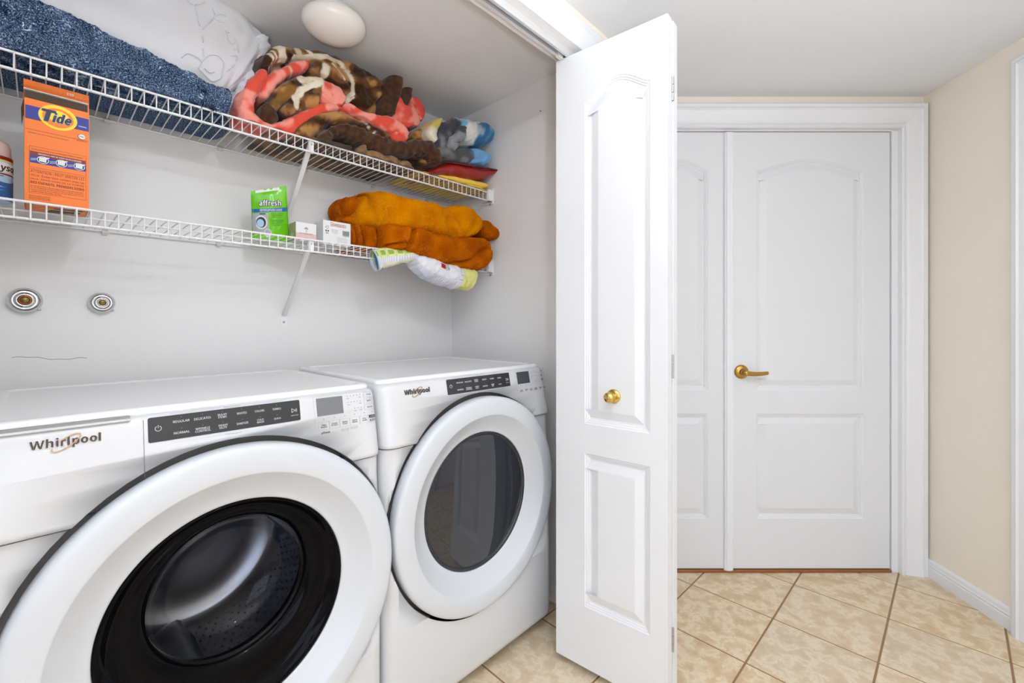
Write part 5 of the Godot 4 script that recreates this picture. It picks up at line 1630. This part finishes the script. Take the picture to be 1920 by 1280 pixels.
	cloth("dark_hem", t, M.plush, P.call([[1492, 452, 40], [1478, 510, 55], [1446, 590, 50], [1412, 665, 34]]), z - 0.005, 0.12, {"bump": 0.003, "square": 0.55, "col": func(_u, _v, p): return dark_hem(p)})
	cloth("right_fold", t, M.plush, P.call([[1560, 800, 40], [1600, 860, 80], [1650, 940, 105], [1680, 1030, 105], [1660, 1110, 70]]), z + 0.003, 0.2, {"bump": 0.008, "nu": 90, "col": func(_u, _v, p): return brown(p)})
	cloth("tan_lining", t, M.plush, P.call([[1070, 950, 30], [1140, 1000, 62], [1230, 1035, 58], [1320, 1060, 60], [1400, 1100, 62], [1500, 1140, 48], [1580, 1160, 22]]), z + 0.022, 0.1, {"bump": 0.008, "freq": 22.0, "nu": 110, "col": func(_u, _v, p): return mix3(lin(158, 122, 84), lin(122, 90, 58), 0.5 + nz.get_noise_3dv(p * 30.0)), "extra": func(u: float, _s: float, c: float) -> float: return 0.008 * sin(u * 26.0) * maxf(c, 0.0)})
	# the long hem that curls round at the front
	cloth("hem_roll", t, M.plush, P.call([[1030, 985, 32], [925, 1000, 38], [842, 962, 42], [818, 892, 44], [858, 822, 46], [950, 800, 50], [1060, 822, 56], [1160, 868, 60], [1270, 912, 62], [1380, 945, 62], [1490, 955, 66], [1600, 945, 66], [1690, 970, 64], [1725, 1040, 48], [1712, 1100, 30]]), z + 0.045, 0.09, {"bump": 0.005, "freq": 26.0, "nu": 190, "cap0": 0.03, "cap1": 0.03, "col": func(_u, _v, p): return dark_hem(p), "extra": func(u: float, s: float, _c: float) -> float: return 0.0016 * sin(u * 150.0 + s * 2.0)})

func blue_blanket() -> void:
	var t := thing("rolled_blanket", Vector3(1.3, 1.88, -1.5), "soft light blue, white and grey blanket rolled on top of the red cushion", "blanket")
	var pts := from(780, 200, 5.82, [[868, 235, 50], [815, 270, 118], [720, 255, 140], [600, 235, 132], [480, 220, 125], [370, 270, 112], [335, 370, 98], [380, 460, 88], [480, 505, 86], [590, 520, 94], [700, 535, 100], [790, 560, 80], [830, 575, 40]])
	cloth("roll", t, M.plush, pts, -1.45, 0.22, {"bump": 0.008, "freq": 16.0, "nu": 170, "nv": 50, "cap0": 0.05, "cap1": 0.05, "col": func(u: float, v: float, p: Vector3) -> Color:
		var n := nz.get_noise_3dv(p * 14.0) * 0.05
		var x := u + n
		var c := lin(128, 188, 216)
		c = mix3(c, lin(46, 120, 168), step_(0.05, 0.09, x))
		c = mix3(c, lin(236, 234, 226), step_(0.15, 0.19, x))
		c = mix3(c, lin(120, 190, 224), step_(0.27, 0.31, x))
		c = mix3(c, lin(64, 68, 76), step_(0.33, 0.35, x))
		c = mix3(c, lin(120, 122, 124), step_(0.48, 0.56, x + n * 2.0))
		c = mix3(c, lin(84, 86, 88), step_(0.60, 0.66, x + n * 3.0))
		return mix3(c, lin(118, 176, 222), step_(0.77, 0.80, x))
	, "extra": func(u: float, s: float, c: float) -> float: return -0.006 * maxf(0.0, sin(u * 60.0 + s * 2.5)) * step_(0.38, 0.5, u) * (1.0 - step_(0.62, 0.72, u)) * maxf(c, 0.0)})
	cloth("inner_turn", t, M.plush, from(780, 200, 5.82, [[545, 200, 40], [520, 260, 55], [490, 320, 58], [440, 340, 52], [420, 400, 50], [480, 420, 46]]), -1.435, 0.1, {"bump": 0.006, "freq": 20.0, "nu": 90, "col": func(u: float, _v: float, p: Vector3) -> Color: return mix3(lin(76, 80, 88), lin(146, 148, 152), step_(0.2, 0.5, u + nz.get_noise_3dv(p * 20.0) * 0.3))})
	cloth("yellow_corner", t, M.plush, from(780, 200, 5.82, [[300, 120, 20], [250, 170, 55], [205, 240, 60], [200, 300, 50], [240, 380, 30]]), -1.465, 0.12, {"bump": 0.004, "nu": 50, "col": func(u: float, _v: float, _p: Vector3) -> Color: return mix3(lin(206, 186, 96), lin(222, 214, 190), step_(0.35, 0.6, u))})

func red_cushion() -> void:
	var t := thing("satin_cushion", Vector3(1.25, 1.83, -1.52), "thin dark red satin cushion under the rolled blue blanket", "cushion")
	cloth("cover", t, M.satin, from(780, 200, 5.82, [[170, 705, 14], [260, 690, 52], [400, 668, 92], [560, 690, 98], [700, 712, 92], [820, 712, 68], [915, 695, 8]]), -1.47, 0.24, {"bump": 0.003, "freq": 9.0, "nu": 110, "nv": 48, "square": 0.9, "cap0": 0.04, "cap1": 0.03, "col": func(_u: float, _v: float, p: Vector3) -> Color: return lin(158, 30, 24),
		"extra": func(u: float, s: float, c: float) -> float: return 0.0022 * sin(u * 34.0 + s * 5.0) * maxf(0.0, c) * step_(0.35, 0.1, absf(u - 0.35) - 0.1)})
	cloth("seam", t, M.satin, from(780, 200, 5.82, [[320, 600, 6], [450, 615, 8], [620, 645, 8], [780, 668, 8], [912, 694, 6]]), -1.464, 0.012, {"bump": 0.001, "nu": 60, "nv": 12, "col": func(_u, _v, _p): return lin(96, 16, 22)})

func yellow_cloth() -> void:
	var t := thing("folded_cloth", Vector3(1.25, DECK_HIGH, -1.56), "folded yellow cloth in two layers under the red cushion", "cloth")
	cloth("lower_fold", t, M.linen, from(780, 200, 5.82, [[20, 742, 14], [120, 748, 32], [300, 792, 46], [450, 845, 52], [600, 884, 48], [720, 912, 42], [795, 932, 26]]), -1.498, 0.24, {"bump": 0.003, "freq": 10.0, "nu": 80, "square": 0.7, "cap0": 0.03, "cap1": 0.03})
	cloth("upper_fold", t, M.linen, from(780, 200, 5.82, [[200, 738, 14], [330, 758, 36], [500, 795, 46], [650, 828, 46], [760, 852, 42], [795, 858, 30]]), -1.501, 0.24, {"bump": 0.003, "freq": 10.0, "nu": 80, "square": 0.7, "cap0": 0.03, "cap1": 0.03})
	cloth("filling_fold", t, M.linen, from(780, 200, 5.82, [[150, 742, 20], [350, 790, 46], [560, 850, 58], [740, 895, 46]]), -1.51, 0.22, {"bump": 0.002, "nu": 50})

func orange_tone(p: Vector3, base: Color, deep: Color) -> Color:
	return mix3(base, deep, 0.5 + 0.9 * nz.get_noise_3dv(p * 12.0))
func orange_blanket() -> void:
	var t := thing("fur_blanket", Vector3(1.1, DECK_LOW, -1.55), "burnt orange furry blanket folded in thick layers on the lower shelf", "blanket")
	var a := lin(250, 166, 10)  # top fold lighter than the layers below: the lit look is in the colour
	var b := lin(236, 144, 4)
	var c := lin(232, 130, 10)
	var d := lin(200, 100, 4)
	var P := func(l: Array) -> Array:
		var out := from(620, 340, 5.647, l)
		for q in out: q[3] = -0.165 * (1.0 - step_(645.0, 775.0, q[0]))     # the left end lies deeper, behind the cartons
		return out
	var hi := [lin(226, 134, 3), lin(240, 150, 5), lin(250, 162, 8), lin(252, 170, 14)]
	var lo := [lin(188, 92, 3), lin(210, 108, 5), lin(226, 122, 8), lin(234, 132, 14)]  # darker threads carry the shade painted on the lower layers
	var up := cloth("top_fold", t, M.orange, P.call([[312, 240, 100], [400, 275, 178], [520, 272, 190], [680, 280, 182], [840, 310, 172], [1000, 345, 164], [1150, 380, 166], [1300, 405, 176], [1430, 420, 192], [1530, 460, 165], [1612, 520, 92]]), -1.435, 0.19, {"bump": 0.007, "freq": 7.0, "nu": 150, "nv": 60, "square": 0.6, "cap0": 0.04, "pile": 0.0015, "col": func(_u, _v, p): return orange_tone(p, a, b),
		"extra": func(u: float, s: float, k: float) -> float: return maxf(0.0, k) * (-0.05 * exp(-pow((u - 0.70 + 0.05 * s) / 0.035, 2.0)) - 0.04 * exp(-pow((u - 0.78 + 0.07 * s) / 0.035, 2.0)) * step_(-0.4, 0.3, s) - 0.010 * exp(-pow((u - 0.9) / 0.03, 2.0)))})
	tufts(up, 52000, 0.0065, 0.0015, hi, 0.5, 11)
	var ro := cloth("side_roll", t, M.orange, P.call([[165, 225, 60], [215, 235, 105], [270, 255, 112], [330, 265, 90]]), -1.445, 0.17, {"bump": 0.006, "nu": 60, "cap0": 0.3, "pile": 0.0015, "col": func(_u, _v, p): return orange_tone(p, c, d)})
	tufts(ro, 10000, 0.0065, 0.0015, lo, 0.5, 12)
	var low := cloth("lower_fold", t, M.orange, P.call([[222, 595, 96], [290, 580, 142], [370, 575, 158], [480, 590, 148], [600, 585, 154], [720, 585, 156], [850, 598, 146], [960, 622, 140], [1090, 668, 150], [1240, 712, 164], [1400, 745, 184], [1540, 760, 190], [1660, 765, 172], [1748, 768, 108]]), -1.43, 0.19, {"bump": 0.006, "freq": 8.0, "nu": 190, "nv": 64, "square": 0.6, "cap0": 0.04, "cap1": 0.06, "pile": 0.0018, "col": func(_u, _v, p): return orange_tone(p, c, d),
		"extra": func(u: float, s: float, k: float) -> float:
			var r := 0.0
			for q in [[0.07, 0.10], [0.145, -0.05], [0.255, 0.03]]:
				r -= 0.036 * exp(-pow((u - q[0] - q[1] * 0.15 * s) / 0.013, 2.0))
			r -= 0.034 * exp(-pow((u - 0.475 - 0.02 * s) / 0.014, 2.0))
			r -= 0.03 * exp(-pow((s + 0.55 - (u - 0.30) * 2.2) / 0.14, 2.0)) * step_(0.27, 0.32, u) * (1.0 - step_(0.43, 0.47, u))
			r -= 0.03 * exp(-pow((s + 0.75 - (u - 0.72) * 4.5) / 0.16, 2.0)) * step_(0.68, 0.74, u) * (1.0 - step_(0.95, 1.0, u))
			return r * maxf(0.0, k + 0.1)})
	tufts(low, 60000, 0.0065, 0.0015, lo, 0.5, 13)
	var tail := cloth("side_roll", t, M.orange, P.call([[1590, 430, 40], [1670, 470, 68], [1745, 535, 72], [1790, 605, 45]]), -1.455, 0.2, {"bump": 0.006, "nu": 60, "cap0": 0.2, "cap1": 0.2, "pile": 0.0015, "col": func(_u, _v, p): return orange_tone(p, c, d)})
	tufts(tail, 9000, 0.0065, 0.0015, lo, 0.5, 14)
	var nub := cloth("side_roll", t, M.orange, P.call([[150, 410, 30], [200, 395, 50], [280, 410, 60], [350, 440, 60]]), -1.45, 0.17, {"bump": 0.004, "nu": 50, "cap0": 0.2, "col": func(_u, _v, p): return orange_tone(p, c, d)})
	tufts(nub, 5000, 0.0065, 0.0015, lo, 0.5, 15)

func baby_quilt() -> void:
	var t := thing("baby_quilt", Vector3(1.05, DECK_LOW, -1.46), "pale green, white and yellow patchwork quilt hanging under the orange blanket", "quilt")
	var P := func(l: Array) -> Array: return from(620, 340, 5.647, l)
	var white := lin(236, 236, 240)
	var green := lin(150, 182, 84)
	var yellow := lin(226, 226, 140)
	cloth("plaid_roll", t, M.quilt, P.call([[492, 832, 118], [560, 815, 112], [650, 800, 98], [760, 790, 82], [870, 775, 64], [960, 770, 48], [1010, 790, 30]]), -1.455, 0.05, {"bump": 0.004, "nu": 170, "nv": 90, "cap0": 0.0, "cap1": 0.06, "square": 0.8, "col": func(u: float, v: float, _p: Vector3) -> Color:
		var s := sin(v * TAU)
		if u < 0.05: return lin(170, 200, 226)
		if s > 0.02:
			var g1 := fposmod(u * 7.0, 1.0) < 0.62
			var g2 := s > 0.25 and s < 0.75
			var lines := fposmod(u * 7.0, 1.0) > 0.72 and fposmod(u * 42.0, 1.0) < 0.5
			if g1 and g2: return green
			if lines: return lin(196, 206, 120)
			return lin(226, 230, 170)
		if s > -0.42: return white if fposmod(u * 24.0, 1.0) < 0.6 else lin(206, 210, 226)
		return lin(238, 236, 206)})
	# blue lining seen in the open end of the roll
	var st := stool()
	var e0 := pz(620 + 492 / 5.647, 340 + 832 / 5.647, -1.48)
	var up := pz(620 + 470 / 5.647, 340 + 714 / 5.647, -1.48) - e0
	sheet(st, 40, 4, func(u: float, v: float) -> Vector3: return e0 + Vector3(0.003 + 0.02 * (1.0 - v), 0, 0) + (up * spow(sin(u * TAU), 0.8) + Vector3(0, 0, 0.022) * spow(cos(u * TAU), 0.8)) * (0.9 if v > 0.5 else 0.6), true)
	wpart("lining", done(st), mat(rgb(112, 152, 190), 0.8), t)
	cloth("hanging_fold", t, M.quilt, P.call([[930, 800, 40], [1010, 850, 92], [1110, 905, 110], [1230, 955, 118], [1350, 995, 122], [1460, 1020, 122], [1560, 1045, 112]]), -1.44, 0.1, {"bump": 0.006, "nu": 200, "nv": 90, "cap0": 0.08, "cap1": 0.05, "square": 0.8, "col": func(u: float, v: float, _p: Vector3) -> Color:
		var s := sin(v * TAU)
		if u > 0.76: return yellow
		if u > 0.70 or s < -0.45: return white if fposmod((s * 11.0 if u > 0.70 else u * 46.0), 1.0) < 0.55 else lin(200, 204, 222)
		if u > 0.40 and u < 0.47 and s > 0.1 and s < 0.55: return lin(190, 40, 40)
		if u > 0.47 and u < 0.54 and s > 0.1 and s < 0.42 and fposmod(u * 60.0 + s * 4.0, 1.0) < 0.5: return lin(120, 160, 90)
		var ring := absf(Vector2((u - 0.5) * 3.0, s).length() - 0.55)
		return lin(228, 226, 232) if ring < 0.05 else white,
		"extra": func(u: float, s: float, _c: float) -> float: return 0.0006 * sin(u * 230.0) if s < -0.45 else 0.0})
